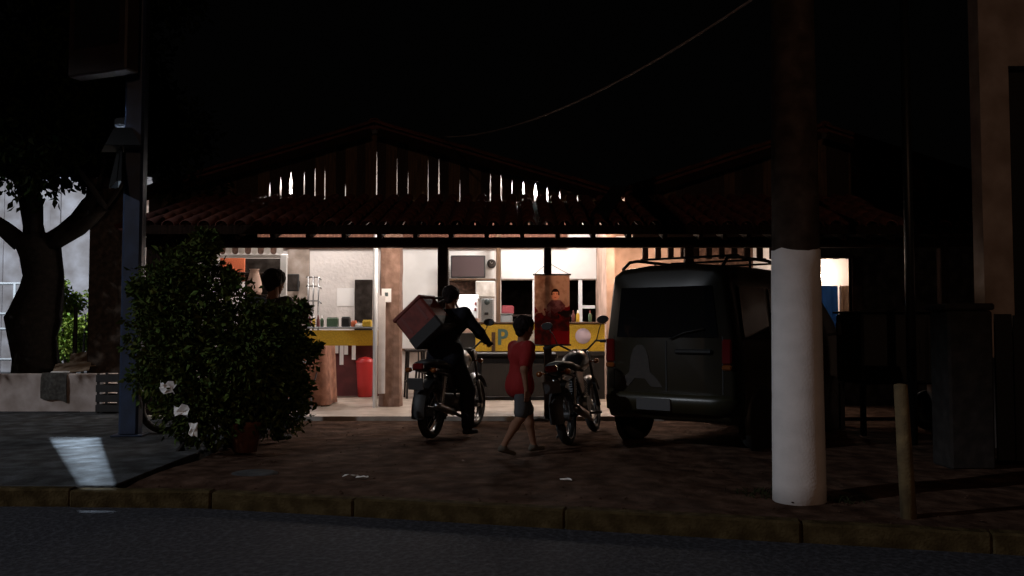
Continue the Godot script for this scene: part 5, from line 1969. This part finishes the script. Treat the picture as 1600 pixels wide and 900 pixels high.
	box(st, Vector3(-0.33, 4.9, 0.14) + Basis(Vector3.UP, -0.5) * Vector3(0, 0.1, 0.103), Vector3(0.66, 1.35, 0.008), 0.0, Basis(Vector3.UP, -0.5))
	obj("sign_face", st, M.sign_face, sb)
	# the spot lamp: light leaves only through the mouth of its long hood
	var L := Vector3(bx - 0.18, 3.45, -10.05)
	var q4 := [Vector3(-5.08, 0.012, -9.84), Vector3(-4.57, 0.012, -9.84), Vector3(-2.88, -0.12, -6.48), Vector3(-3.1, -0.12, -6.48)]
	var lamp := thing("hooded_spot_lamp", "hooded spot lamp bracketed high on the blue post", "lamp", L)
	st = new_st()
	for k in 4:
		var a: Vector3 = (q4[k] - L)
		var b: Vector3 = (q4[(k + 1) % 4] - L)
		var out: Vector3 = ((a + b) * 0.5 - (q4[0] + q4[1] + q4[2] + q4[3] - L * 4.0) * 0.25).normalized()
		var t0 := 0.061
		var t1 := 0.19
		quad(st, a * t0, b * t0, b * t1, a * t1)
		quad(st, a * t0 + out * 0.012, a * t1 + out * 0.012, b * t1 + out * 0.012, b * t0 + out * 0.012)
		quad(st, a * t1, b * t1, b * t1 + out * 0.012, a * t1 + out * 0.012)
	# mask plate: closes the lamp round the hole where the hood begins
	var m0: Vector3 = (q4[0] + q4[1] + q4[2] + q4[3] - L * 4.0) * 0.25 * 0.06
	var lu: Vector3 = (q4[2] + q4[3] - q4[0] - q4[1]).normalized()
	var lw: Vector3 = (q4[1] - q4[0]).normalized()
	var rim := [m0 - lu * 0.26 - lw * 0.2, m0 - lu * 0.26 + lw * 0.2, m0 + lu * 0.26 + lw * 0.2, m0 + lu * 0.26 - lw * 0.2]
	for k in 4:
		var a: Vector3 = (q4[k] - L) * 0.06
		var b: Vector3 = (q4[(k + 1) % 4] - L) * 0.06
		quad(st, a, b, rim[(k + 1) % 4], rim[k])
		quad(st, a + m0 * 0.04, rim[k] + m0 * 0.04, rim[(k + 1) % 4] + m0 * 0.04, b + m0 * 0.04)
		quad(st, rim[k], rim[(k + 1) % 4], rim[(k + 1) % 4] * 0.5 + Vector3(0, 0.12, 0), rim[k] * 0.5 + Vector3(0, 0.12, 0))
	obj("hood", st, M.black_metal, lamp)
	st = new_st()
	var mid: Vector3 = (q4[0] + q4[1] + q4[2] + q4[3]) * 0.25 - L
	var ld: Vector3 = ((q4[0] + q4[1] - L * 2.0).normalized() + (q4[2] + q4[3] - L * 2.0).normalized()).normalized()
	var lf := frame_of(ld)
	box(st, -ld * 0.1, Vector3(0.16, 0.12, 0.16), 0.02, lf)
	obj("housing", st, M.black_metal, lamp)
	st = new_st()
	tube(st, -ld * 0.12, Vector3(bx, 3.62, -10.0) - L, 0.02, 0.02, 8)
	obj("bracket", st, M.black_metal, lamp)
	var sl := SpotLight3D.new()
	sl.name = "lamp_light"
	lamp.add_child(sl)
	sl.look_at_from_position(L, L + ld, Vector3.UP)
	sl.light_color = Color(0.84, 0.92, 1.0)
	sl.light_energy = 82.0
	sl.light_size = 0.01
	sl.spot_angle = 27.0
	sl.spot_angle_attenuation = 0.1
	sl.spot_range = 20.0
	sl.spot_attenuation = 2.0
	sl.shadow_enabled = true
	# ---- background on the left: lit wall, railing, bush, yard lamp
	var wl := thing("boundary_wall", "pale grey wall lit far behind the tree", "wall")
	st = new_st()
	span(st, -24.0, -10.2, 0.0, 5.4, 25.0, 25.2)
	obj("wall_face", st, M.back_wall, wl)
	st = new_st()
	span(st, -24.0, -10.2, 5.405, 5.5, 24.95, 25.25, 0.02)
	obj("coping", st, M.back_wall, wl)
	for x in [-14.5, -12.9, -11.3]:
		st = new_st()
		span(st, x - 0.14, x + 0.14, 0.0, 5.4, 24.93, 24.998, 0.01)
		obj("pilaster", st, M.back_wall, wl)
	var rl := thing("metal_railing", "grey metal railing before the lit wall at the left edge", "railing")
	for k in 5:
		st = new_st(true)
		tube(st, Vector3(-14.2 + k * 0.9, 0, -20.5), Vector3(-14.2 + k * 0.9, 2.25, -20.5), 0.035, 0.035, 8)
		obj("upright", st, M.grey_box, rl)
	for y in [0.5, 1.2, 1.55, 2.25]:
		st = new_st(true)
		tube(st, Vector3(-14.3, y, -20.5), Vector3(-10.5, y, -20.5), 0.03, 0.03, 8)
		obj("bar", st, M.grey_box, rl)
	var bs := thing("garden_bush", "lit green bush seen between the tree trunk and brown pillar", "bush")
	var bc := []
	for k in 30:
		var p := at(rr.randf_range(78, 160), rr.randf_range(442, 560), 19.4)
		p.z += rr.randf_range(-0.5, 0.5)
		bc.append([p, Vector3(0.3, 0.26, 0.3)])
	put("foliage", leaf_mesh(bc, 9000, 0.09, Color(0.13, 0.19, 0.035), 8), M.leaf, bs)
	st = new_st(true)
	for k in 5:
		var b := Vector3(ax(118, 19.0) + (k - 2) * 0.16, 0.0, -19.0)
		sweep(st, [b, b + Vector3((k - 2) * 0.04, 0.7, 0.05), b + Vector3((k - 2) * 0.1, 1.5, 0.1)], [0.04, 0.03, 0.015], 6)
	obj("stems", st, M.bark, bs)
	var yl := thing("yard_lamp", "white yard lamp on a thin pole left of the tree", "lamp", Vector3(-11.4, 0, -17.2))
	st = new_st(true)
	tube(st, Vector3.ZERO, Vector3(0, 4.6, 0), 0.05, 0.04, 10)
	obj("pole", st, M.alu, yl)
	st = new_st(true)
	lathe(st, Vector3(0, 4.7, 0), Vector3.UP, [[-0.11, 0.0], [-0.1, 0.06], [0.0, 0.12], [0.08, 0.09], [0.11, 0.0]], 16)
	obj("lamp_globe", st, glow(Color(0.92, 0.95, 1.0), 2.0), yl)
	st = new_st(true)
	lathe(st, Vector3(0, 4.82, 0), Vector3.UP, [[0.0, 0.0], [0.0, 0.2], [0.03, 0.19], [0.08, 0.0]], 16)
	obj("cap", st, M.alu, yl)
	var fl := SpotLight3D.new()
	fl.name = "lamp_light"
	yl.add_child(fl)
	fl.look_at_from_position(yl.position + Vector3(0, 4.5, -0.2), Vector3(-11.2, 0.6, -23.0), Vector3.UP)
	fl.light_color = Color(0.92, 0.95, 1.0)
	fl.light_energy = 52.0
	fl.light_size = 0.1
	fl.spot_angle = 62.0
	fl.spot_angle_attenuation = 0.3
	fl.spot_range = 40.0
	fl.spot_attenuation = 2.0
	fl.shadow_enabled = true
	# ---- the big shrub
	var sh := thing("large_shrub", "large rounded dark green shrub in front of the shop", "shrub")
	var sc := []
	for q in [[262, 450, 55, 8.75], [290, 420, 42, 8.9], [250, 520, 55, 8.7], [245, 590, 45, 8.7], [300, 500, 70, 8.7], [320, 590, 75, 8.65], [350, 480, 55, 8.9], [395, 525, 60, 8.9], [430, 525, 52, 9.0], [450, 560, 45, 9.0], [400, 590, 70, 8.8], [440, 640, 45, 8.9], [330, 645, 55, 8.6], [290, 640, 45, 8.6], [395, 640, 45, 8.85], [455, 500, 33, 9.1], [320, 430, 30, 9.0], [235, 470, 28, 8.8], [450, 610, 40, 8.95], [270, 560, 50, 8.6], [375, 550, 60, 8.6]]:
		var r: float = q[2] * q[3] / F
		sc.append([at(q[0], q[1], q[3]), Vector3(r, r, r * 1.1)])
	# sprigs break the outline
	for k in 90:
		var q: Array = sc[rr.randi() % sc.size()]
		var dir := Vector3(rr.randfn(), rr.randfn() * 0.9 + 0.35, rr.randfn()).normalized()
		for e in 3:
			sc.append([q[0] + dir * q[1].x * (0.9 + 0.16 * e), Vector3.ONE * (0.075 - 0.015 * e)])
	put("foliage", leaf_mesh(sc, 26000, 0.055, Color(0.042, 0.06, 0.018), 17), M.leaf, sh)
	put("young_foliage", leaf_mesh(sc, 7000, 0.085, Color(0.055, 0.08, 0.02), 18), M.leaf, sh)
	st = new_st(true)
	for k in 14:
		var b := Vector3(ax(330, 8.9) + rr.randf_range(-0.3, 0.35), 0.0, -8.9 + rr.randf_range(-0.2, 0.2))
		var e := at(rr.randf_range(250, 460), rr.randf_range(440, 560), 8.9 + rr.randf_range(-0.3, 0.3))
		sweep(st, [b, b.lerp(e, 0.5) + Vector3(rr.randfn(), rr.randfn(), rr.randfn()) * 0.06, e], [0.022, 0.015, 0.006], 6)
	obj("stems", st, M.bark, sh)
	# clay pot below the shrub, and scraps of litter
	var pt := thing("clay_pot", "orange clay pot on the ground under the shrub", "pot", Vector3(ax(386, 8.75), 0.0, -8.75))
	st = new_st(true)
	lathe(st, Vector3.ZERO, Vector3.UP, [[0.0, 0.0], [0.0, 0.11], [0.25, 0.15], [0.26, 0.165], [0.3, 0.165], [0.3, 0.145], [0.24, 0.14], [0.24, 0.0]], 20)
	obj("pot_body", st, M.clay, pt)
	st = new_st(true)
	lathe(st, Vector3.ZERO, Vector3.UP, [[0.25, 0.138], [0.255, 0.0]], 16)
	obj("soil", st, M.earth, pt)
	for q in [[262, 606, 8.25, 0.09, 0.4, "crumpled white plastic scrap caught low in the shrub"], [284, 641, 8.15, 0.1, 0.16, "pale plastic bag hanging at the foot of the shrub"], [302, 672, 8.2, 0.05, 0.05, "thin white strip of litter below the shrub"], [548, 744, 7.23, 0.06, 0.0, "small white litter scrap on the earth near kerb"], [566, 746, 7.17, 0.05, 0.0, "smaller white litter scrap right beside another scrap"], [884, 750, 7.05, 0.05, 0.0, "lone white litter scrap in front of motorcycle"]]:
		st = new_st()
		var c: Vector3 = at(q[0], q[1], q[2])
		if q[4] == 0.0: c.y = 0.012
		var w: float = q[3]
		var g := []
		for i in 4:
			var row := []
			for j in 4:
				if q[4] > 0.0: row.append(c + Vector3((i - 1.5) / 3.0 * w * 1.4, (j - 1.5) / 3.0 * w * (2.2 if w < 0.06 else 1.0), 0) + Vector3(rr.randfn(), rr.randfn(), rr.randfn()) * w * 0.13)
				else: row.append(c + Vector3((i - 1.5) / 3.0 * w * 1.8, 0, (j - 1.5) / 3.0 * w) + Vector3(rr.randfn(), absf(rr.randfn()), rr.randfn()) * w * 0.15)
			g.append(row)
		for i in 3:
			for j in 3:
				quad(st, g[i][j], g[i + 1][j], g[i + 1][j + 1], g[i][j + 1])
				quad(st, g[i][j] + Vector3(0, -0.003, -0.003), g[i][j + 1] + Vector3(0, -0.003, -0.003), g[i + 1][j + 1] + Vector3(0, -0.003, -0.003), g[i + 1][j] + Vector3(0, -0.003, -0.003))
		tag(obj("litter_scrap", st, M.paper), q[5], "litter", "scraps of litter")
	# a flat stone in the earth near the kerb
	st = new_st(true)
	lathe(st, Vector3(ax(400, 7.4), -0.02, -7.4), Vector3.UP, [[0.0, 0.2], [0.03, 0.19], [0.04, 0.15], [0.042, 0.0]], 14)
	tag(obj("flat_stone", st, M.concrete), "flat round cover stone in the earth near the kerb", "stone")

func build_right() -> void:
	# ---- utility pole with a white-painted foot
	var d := 6.36
	var up := thing("utility_pole", "thick concrete utility pole with a white painted lower part", "utility pole", Vector3(ax(1245, d), 0, -d))
	var st := new_st(true)
	var rings := []
	var rr := RandomNumberGenerator.new()
	rr.seed = 23
	for part in 2:
		rings = []
		var y0 := -0.02 if part == 0 else 1.6
		var y1 := 1.765 if part == 0 else 8.5
		st = new_st(true)
		var n := 12
		for k in n + 1:
			var y := lerpf(y0, y1, k / float(n))
			var r := 0.182 - y * 0.0085 + (0.003 if part == 0 else 0.0)
			var ring := PackedVector3Array()
			for q in 28:
				var t := TAU * q / 28.0
				var w := r * (1.0 + rr.randf_range(-0.006, 0.006))
				ring.append(Vector3(cos(t) * w, y + ((sin(t * 3.0) * 0.007 + rr.randf_range(-0.014, 0.006)) if part == 0 and k == n else 0.0), sin(t) * w))
			rings.append(ring)
		loft(st, rings)
		obj("painted_foot" if part == 0 else "shaft", st, M.whitewash if part == 0 else M.pole, up)
	st = new_st()
	box(st, Vector3(0, 7.9, 0.16), Vector3(1.8, 0.1, 0.1), 0.01)
	obj("crossarm", st, M.timber, up)
	for x in [-0.75, -0.3, 0.3, 0.75]:
		st = new_st(true)
		lathe(st, Vector3(x, 7.95, 0.16), Vector3.UP, [[0.0, 0.015], [0.05, 0.015], [0.05, 0.04], [0.09, 0.045], [0.12, 0.03], [0.15, 0.03], [0.16, 0.0]], 12)
		obj("insulator", st, M.maroon, up)
	# weeds at the foot of the pole
	for q in [[1195, 6.55, 0.2, 60, "dark tuft of weeds at the left foot of the utility pole"], [1310, 6.3, 0.14, 40, "smaller tuft of weeds right of the utility pole"]]:
		var wt := thing("weed_tuft", q[4], "weed", Vector3(ax(q[0], q[1]), 0.0, -q[1]), 0.0, "tufts of weeds near the kerb")
		st = new_st()
		for k in q[3]:
			var r0 := Vector3(rr.randfn() * q[2] * 0.5, -0.01, rr.randfn() * q[2] * 0.4)
			var dr := Vector3(rr.randfn() * 0.5, 1.0, rr.randfn() * 0.5).normalized()
			var sd := dr.cross(Vector3(rr.randfn(), 0, rr.randfn())).normalized() * 0.006
			var hh := rr.randf_range(0.03, 0.08)
			var md := r0 + dr * hh * 0.6
			var en := r0 + dr * hh + Vector3(dr.x, -0.2, dr.z) * hh * 0.4
			quad(st, r0 - sd, r0 + sd, md + sd * 0.8, md - sd * 0.8)
			tri(st, md - sd * 0.8, md + sd * 0.8, en)
		obj("blades", st, M.weed, wt).set_meta("kind", "stuff")
	# overhead cable from the pole top side to the first roof
	st = new_st(true)
	var pts := []
	var a := at(1215, -28, 6.6)
	var b := at(690, 214, 13.9)
	for k in 25:
		var t := k / 24.0
		var p := a.lerp(b, t)
		p.y -= 0.62 * 4.0 * t * (1.0 - t) * 0.5
		pts.append(p)
	sweep(st, pts, rep(0.011, 25), 6)
	tag(obj("overhead_cable", st, M.cable), "thin cable sagging from the utility pole to the tiled roof", "cable")
	# ---- thin post near the kerb
	var tp := thing("marker_post", "thin leaning yellowish post near the kerb right of the pole", "post", Vector3(ax(1414, 5.72), 0, -5.72))
	st = new_st(true)
	sweep(st, [Vector3(0, -0.02, 0), Vector3(-0.018, 0.4, 0), Vector3(-0.035, 0.83, 0)], [0.05, 0.047, 0.042], 14, 0.03)
	obj("shaft", st, M.post_yellow, tp)
	st = new_st(true)
	lathe(st, Vector3(-0.035, 0.83, 0), Vector3.UP, [[0.0, 0.043], [0.015, 0.04], [0.022, 0.0]], 14)
	obj("cap", st, M.post_yellow, tp)
	# ---- dark box cart
	var ct := thing("box_cart", "closed dark box cart on two wheels beside the minivan", "cart", Vector3(4.62, 0, -10.3), 0.04)
	st = new_st()
	box(st, Vector3(0, 0.98, 0), Vector3(1.46, 0.8, 0.72), 0.02)
	obj("cart_body", st, M.black_metal, ct)
	st = new_st()
	box(st, Vector3(0, 1.395, 0), Vector3(1.52, 0.025, 0.78), 0.01)
	obj("lid", st, M.black_plastic, ct)
	for x in [-0.365, 0.365]:
		st = new_st()
		box(st, Vector3(x, 0.98, 0.364), Vector3(0.7, 0.72, 0.012), 0.004)
		var dd := obj("door", st, M.black_plastic, ct)
		st = new_st()
		box(st, Vector3(x * 0.2, 1.0, 0.378), Vector3(0.025, 0.14, 0.02), 0.006)
		obj("handle", st, M.alu, dd)
	for z in [-0.29, 0.29]:
		wheel(ct, Vector3(0.35, 0.24, z), 0.24, 0.09, false)
		st = new_st()
		box(st, Vector3(-0.7, 0.29, z), Vector3(0.05, 0.56, 0.05))
		obj("leg", st, M.black_metal, ct)
	st = new_st()
	box(st, Vector3(0.35, 0.4, 0), Vector3(0.08, 0.33, 0.5))
	obj("axle_frame", st, M.black_metal, ct)
	# ---- neighbouring house at the right edge
	var hs := thing("neighbour_house", "tall brown rendered house with a dark opening at right edge", "house")
	st = new_st()
	var hx := ax(1540, 9.0)
	var ox := ax(1586, 9.0)
	span(st, hx, ox, 0.0, 6.5, 9.0, 9.2)
	span(st, ox, ox + 1.5, ay(103, 9.0), 6.5, 9.0, 9.2)
	span(st, ox + 1.5, 9.0, 0.0, 6.5, 9.0, 9.2)
	obj("wall", st, M.house, hs)
	st = new_st()
	# the side wall runs back at a slant
	prism(st, PackedVector2Array([Vector2(hx + 0.02, 9.205), Vector2(hx + 0.22, 9.205), Vector2(hx * 1.5 + 0.3, 13.4), Vector2(hx * 1.5 + 0.1, 13.4)]), Vector3.ZERO, Vector3.RIGHT, Vector3.FORWARD, Vector3(0, 6.5, 0))
	obj("side_wall", st, M.house, hs)
	st = new_st()
	prism(st, PackedVector2Array([Vector2(hx + 0.22, 9.21), Vector2(9.0, 9.21), Vector2(11.0, 13.4), Vector2(hx * 1.5 + 0.3, 13.4)]), Vector3(0, 6.4, 0), Vector3.RIGHT, Vector3.FORWARD, Vector3(0, 0.09, 0))
	obj("flat_roof", st, M.dark_render, hs)
	st = new_st()
	span(st, ox, ox + 1.5, 0.0, ay(103, 9.0), 9.14, 9.18)
	obj("shutter", st, M.black_metal, hs)
	# gate with pillar before the house
	var gt := thing("yard_gate", "low dark metal gate with rendered pillar before the house", "gate")
	st = new_st()
	span(st, ax(1482, 7.6), ax(1552, 7.6), 0.0, 1.36, 7.6, 7.95, 0.02)
	var gp := obj("pillar", st, M.soot, gt)
	st = new_st()
	span(st, ax(1478, 7.58), ax(1556, 7.58), 1.362, 1.42, 7.58, 7.97, 0.015)
	obj("pillar_cap", st, M.soot, gp)
	for k in 8:
		st = new_st()
		var x := ax(1555, 7.7) + 0.02 + k * 0.16
		span(st, x, x + 0.15, 0.06, 1.33 - (k % 2) * 0.01, 7.74, 7.765, 0.004)
		obj("gate_panel", st, M.black_metal, gt)
	# slender steel pipe
	st = new_st(true)
	tube(st, Vector3(ax(1423, 9.3), 0, -9.3), Vector3(ax(1423, 9.3), 5.2, -9.3), 0.05, 0.045, 12)
	tag(obj("steel_pipe", st, M.black_metal), "tall slender dark steel pipe between shop and house", "pipe")

func build_street_things() -> void:
	make_van(Vector3(1.535, 0.0, -8.85), Vector2(0.61, -0.79))
	make_motorcycle("motorcycle under the rider with the red delivery bag", Vector3(-0.72, 0, -10.25), Vector2(0.33, -0.944), M.tank_black)
	var tb := thing("porch_table", "dark wooden table on the porch behind the child in red", "table", Vector3(ax(806, 12.2), 0.05, -12.2))
	var st := new_st()
	box(st, Vector3(0, 0.8, 0), Vector3(1.1, 0.045, 0.6), 0.012)
	obj("table_top", st, M.dark_wood, tb)
	for sx in [-0.5, 0.5]:
		for sz in [-0.24, 0.24]:
			st = new_st()
			box(st, Vector3(sx, 0.39, sz), Vector3(0.055, 0.777, 0.055), 0.006)
			obj("leg", st, M.dark_wood, tb)
	for sz in [-0.24, 0.24]:
		st = new_st()
		box(st, Vector3(0, 0.73, sz), Vector3(0.94, 0.09, 0.024), 0.004)
		obj("apron", st, M.dark_wood, tb)
	st = new_st()
	box(st, Vector3(0, 0.2, 0), Vector3(0.94, 0.05, 0.03), 0.004)
	obj("stretcher", st, M.dark_wood, tb)
	make_motorcycle("motorcycle parked nose to the shop beside the minivan", Vector3(0.74, 0, -9.75), Vector2(0.3, -0.95), M.tank_black, -0.12)
	make_motorcycle("motorcycle half hidden behind the shrub, tail showing", Vector3(-3.22, 0, -10.4), Vector2(-0.98, 0.2), M.tank_black, 0.12)

func build_people() -> void:
	var skin := Color(0.2, 0.105, 0.065)
	# rider astride the motorcycle
	var j := {
		"hip": Vector3(-0.12, 0.9, 0), "waist": Vector3(-0.08, 1.05, 0), "chest": Vector3(0.0, 1.27, 0), "head": Vector3(0.06, 1.56, -0.01),
		"sl": Vector3(0.0, 1.37, -0.18), "sr": Vector3(0.0, 1.37, 0.18), "el": Vector3(0.12, 1.15, -0.33), "er": Vector3(0.12, 1.15, 0.33), "wl": Vector3(0.32, 1.055, -0.34), "wr": Vector3(0.32, 1.055, 0.34),
		"kl": Vector3(0.02, 0.5, -0.22), "kr": Vector3(0.02, 0.5, 0.22), "al": Vector3(-0.08, 0.095, -0.26), "ar": Vector3(-0.08, 0.095, 0.26), "tl": Vector3(0.96, 0, -0.28), "tr": Vector3(0.96, 0, 0.28),
		"hdl": Vector3(1, -0.15, 0.1), "hdr": Vector3(1, -0.15, -0.1), "hpl": Vector3(0, -1, 0), "hpr": Vector3(0, -1, 0), "htl": Vector3(0, 0, 1), "htr": Vector3(0, 0, -1), "curl": 1.0,
		"face": Vector3(1, -0.25, 0.05)}
	make_person("person", "rider in dark clothes astride a motorcycle with a red delivery bag", Vector3(-0.72, 0, -10.25), Vector2(0.33, -0.944), j,
		{"skin": skin, "scale": 1.0, "width": 1.05, "head": 1.0, "hair": Color(0.008, 0.007, 0.006), "shirt": Color(0.006, 0.0065, 0.008), "pants": Color(0.011, 0.011, 0.013), "shoe": Color(0.012, 0.011, 0.01), "sleeve": 1.0, "leg": 1.0})
	# delivery bag on the rider's back
	var bg := thing("delivery_bag", "square red delivery bag hanging tilted on the rider's back", "bag", at(664, 504, 10.0))
	var bas := Basis(Vector3.UP, -0.35) * Basis(Vector3.BACK, 0.72)
	var st := new_st()
	box(st, Vector3.ZERO, Vector3(0.43, 0.42, 0.38), 0.025, bas)
	obj("bag_body", st, M.bag_red, bg)
	st = new_st()
	box(st, bas * Vector3(0, -0.145, 0), Vector3(0.437, 0.16, 0.387), 0.02, bas)
	obj("bag_base", st, M.bag_black, bg)
	st = new_st()
	box(st, bas * Vector3(0, 0.2, 0), Vector3(0.45, 0.05, 0.4), 0.015, bas)
	var fl := obj("lid", st, M.bag_red, bg)
	st = new_st(true)
	sweep(st, [bas * Vector3(-0.07, 0.225, 0), bas * Vector3(-0.05, 0.26, 0), bas * Vector3(0.05, 0.26, 0), bas * Vector3(0.07, 0.225, 0)], rep(0.012, 4), 8)
	obj("handle", st, M.bag_black, fl)
	for x in [-0.12, 0.12]:
		st = new_st()
		box(st, bas * Vector3(x, 0.06, 0.192), Vector3(0.03, 0.23, 0.004), 0.0, bas)
		obj("seam_tape", st, M.bag_tape, bg)
		st = new_st(true)
		sweep(st, [bas * Vector3(x * 0.8 + 0.12, 0.18, -0.17), Vector3(0.28, 0.3, -0.32), Vector3(0.36, 0.14, -0.5), bas * Vector3(x * 0.8 + 0.16, -0.15, -0.19)], rep(0.014, 4), 8)
		obj("strap", st, M.bag_black, bg)
	# child in red walking past
	var c := {
		"hip": Vector3(0, 0.66, 0), "waist": Vector3(0.01, 0.78, 0), "chest": Vector3(0.02, 0.95, 0), "head": Vector3(0.05, 1.2, 0),
		"sl": Vector3(0.02, 1.02, -0.135), "sr": Vector3(0.02, 1.02, 0.135), "el": Vector3(0.06, 0.82, -0.19), "er": Vector3(-0.06, 0.82, 0.19), "wl": Vector3(0.15, 0.66, -0.19), "wr": Vector3(-0.04, 0.62, 0.2),
		"kl": Vector3(0.14, 0.37, -0.07), "kr": Vector3(-0.03, 0.36, 0.08), "al": Vector3(0.2, 0.07, -0.08), "ar": Vector3(-0.22, 0.1, 0.08), "tl": Vector3(1, 0.05, -0.1), "tr": Vector3(0.95, -0.25, 0.1),
		"hdl": Vector3(0.35, -1, 0), "hdr": Vector3(0.1, -1, 0), "hpl": Vector3(0, 0, 1), "hpr": Vector3(0, 0, -1), "htl": Vector3(1, 0, 0), "htr": Vector3(1, 0, 0), "curl": 0.45,
		"face": Vector3(1, -0.1, -0.25)}
	make_person("person", "child in a red shirt and grey shorts walking past the motorcycles", Vector3(ax(812, 8.6), 0.0, -8.6), Vector2(0.88, -0.48), c,
		{"skin": skin, "scale": 0.78, "width": 1.02, "head": 0.92, "hair": Color(0.008, 0.007, 0.006), "shirt": Color(0.2, 0.013, 0.014), "pants": Color(0.06, 0.06, 0.065), "shoe": Color(0.09, 0.075, 0.06), "sleeve": 0.75, "leg": 0.85})
	# someone standing behind the shrub
	var s := {
		"hip": Vector3(0, 0.98, 0), "waist": Vector3(0.0, 1.12, 0), "chest": Vector3(0.0, 1.36, 0), "head": Vector3(0.05, 1.7, 0),
		"sl": Vector3(0.0, 1.47, -0.19), "sr": Vector3(0.0, 1.47, 0.19), "el": Vector3(-0.02, 1.2, -0.26), "er": Vector3(0.02, 1.2, 0.26), "wl": Vector3(0.15, 1.0, -0.24), "wr": Vector3(0.12, 0.97, 0.25),
		"kl": Vector3(0.03, 0.53, -0.12), "kr": Vector3(0.01, 0.53, 0.12), "al": Vector3(-0.02, 0.095, -0.13), "ar": Vector3(-0.03, 0.095, 0.13), "tl": Vector3(0.98, 0, -0.2), "tr": Vector3(0.98, 0, 0.2),
		"hdl": Vector3(0.3, -1, 0), "hdr": Vector3(0.2, -1, 0), "hpl": Vector3(0, 0, 1), "hpr": Vector3(0, 0, -1), "htl": Vector3(1, 0, 0), "htr": Vector3(1, 0, 0), "curl": 0.4,
		"face": Vector3(1, -0.05, 0.1)}
	make_person("person", "dark-haired person standing behind the shrub, head above the leaves", Vector3(ax(424, 9.65), 0.0, -9.65), Vector2(0.4, -0.92), s,
		{"skin": skin, "scale": 1.04, "width": 1.0, "head": 1.05, "hair": Color(0.008, 0.007, 0.006), "bulk": 1.15, "shirt": Color(0.035, 0.03, 0.028), "pants": Color(0.015, 0.015, 0.02), "shoe": Color(0.02, 0.018, 0.016), "sleeve": 0.8, "leg": 1.0})
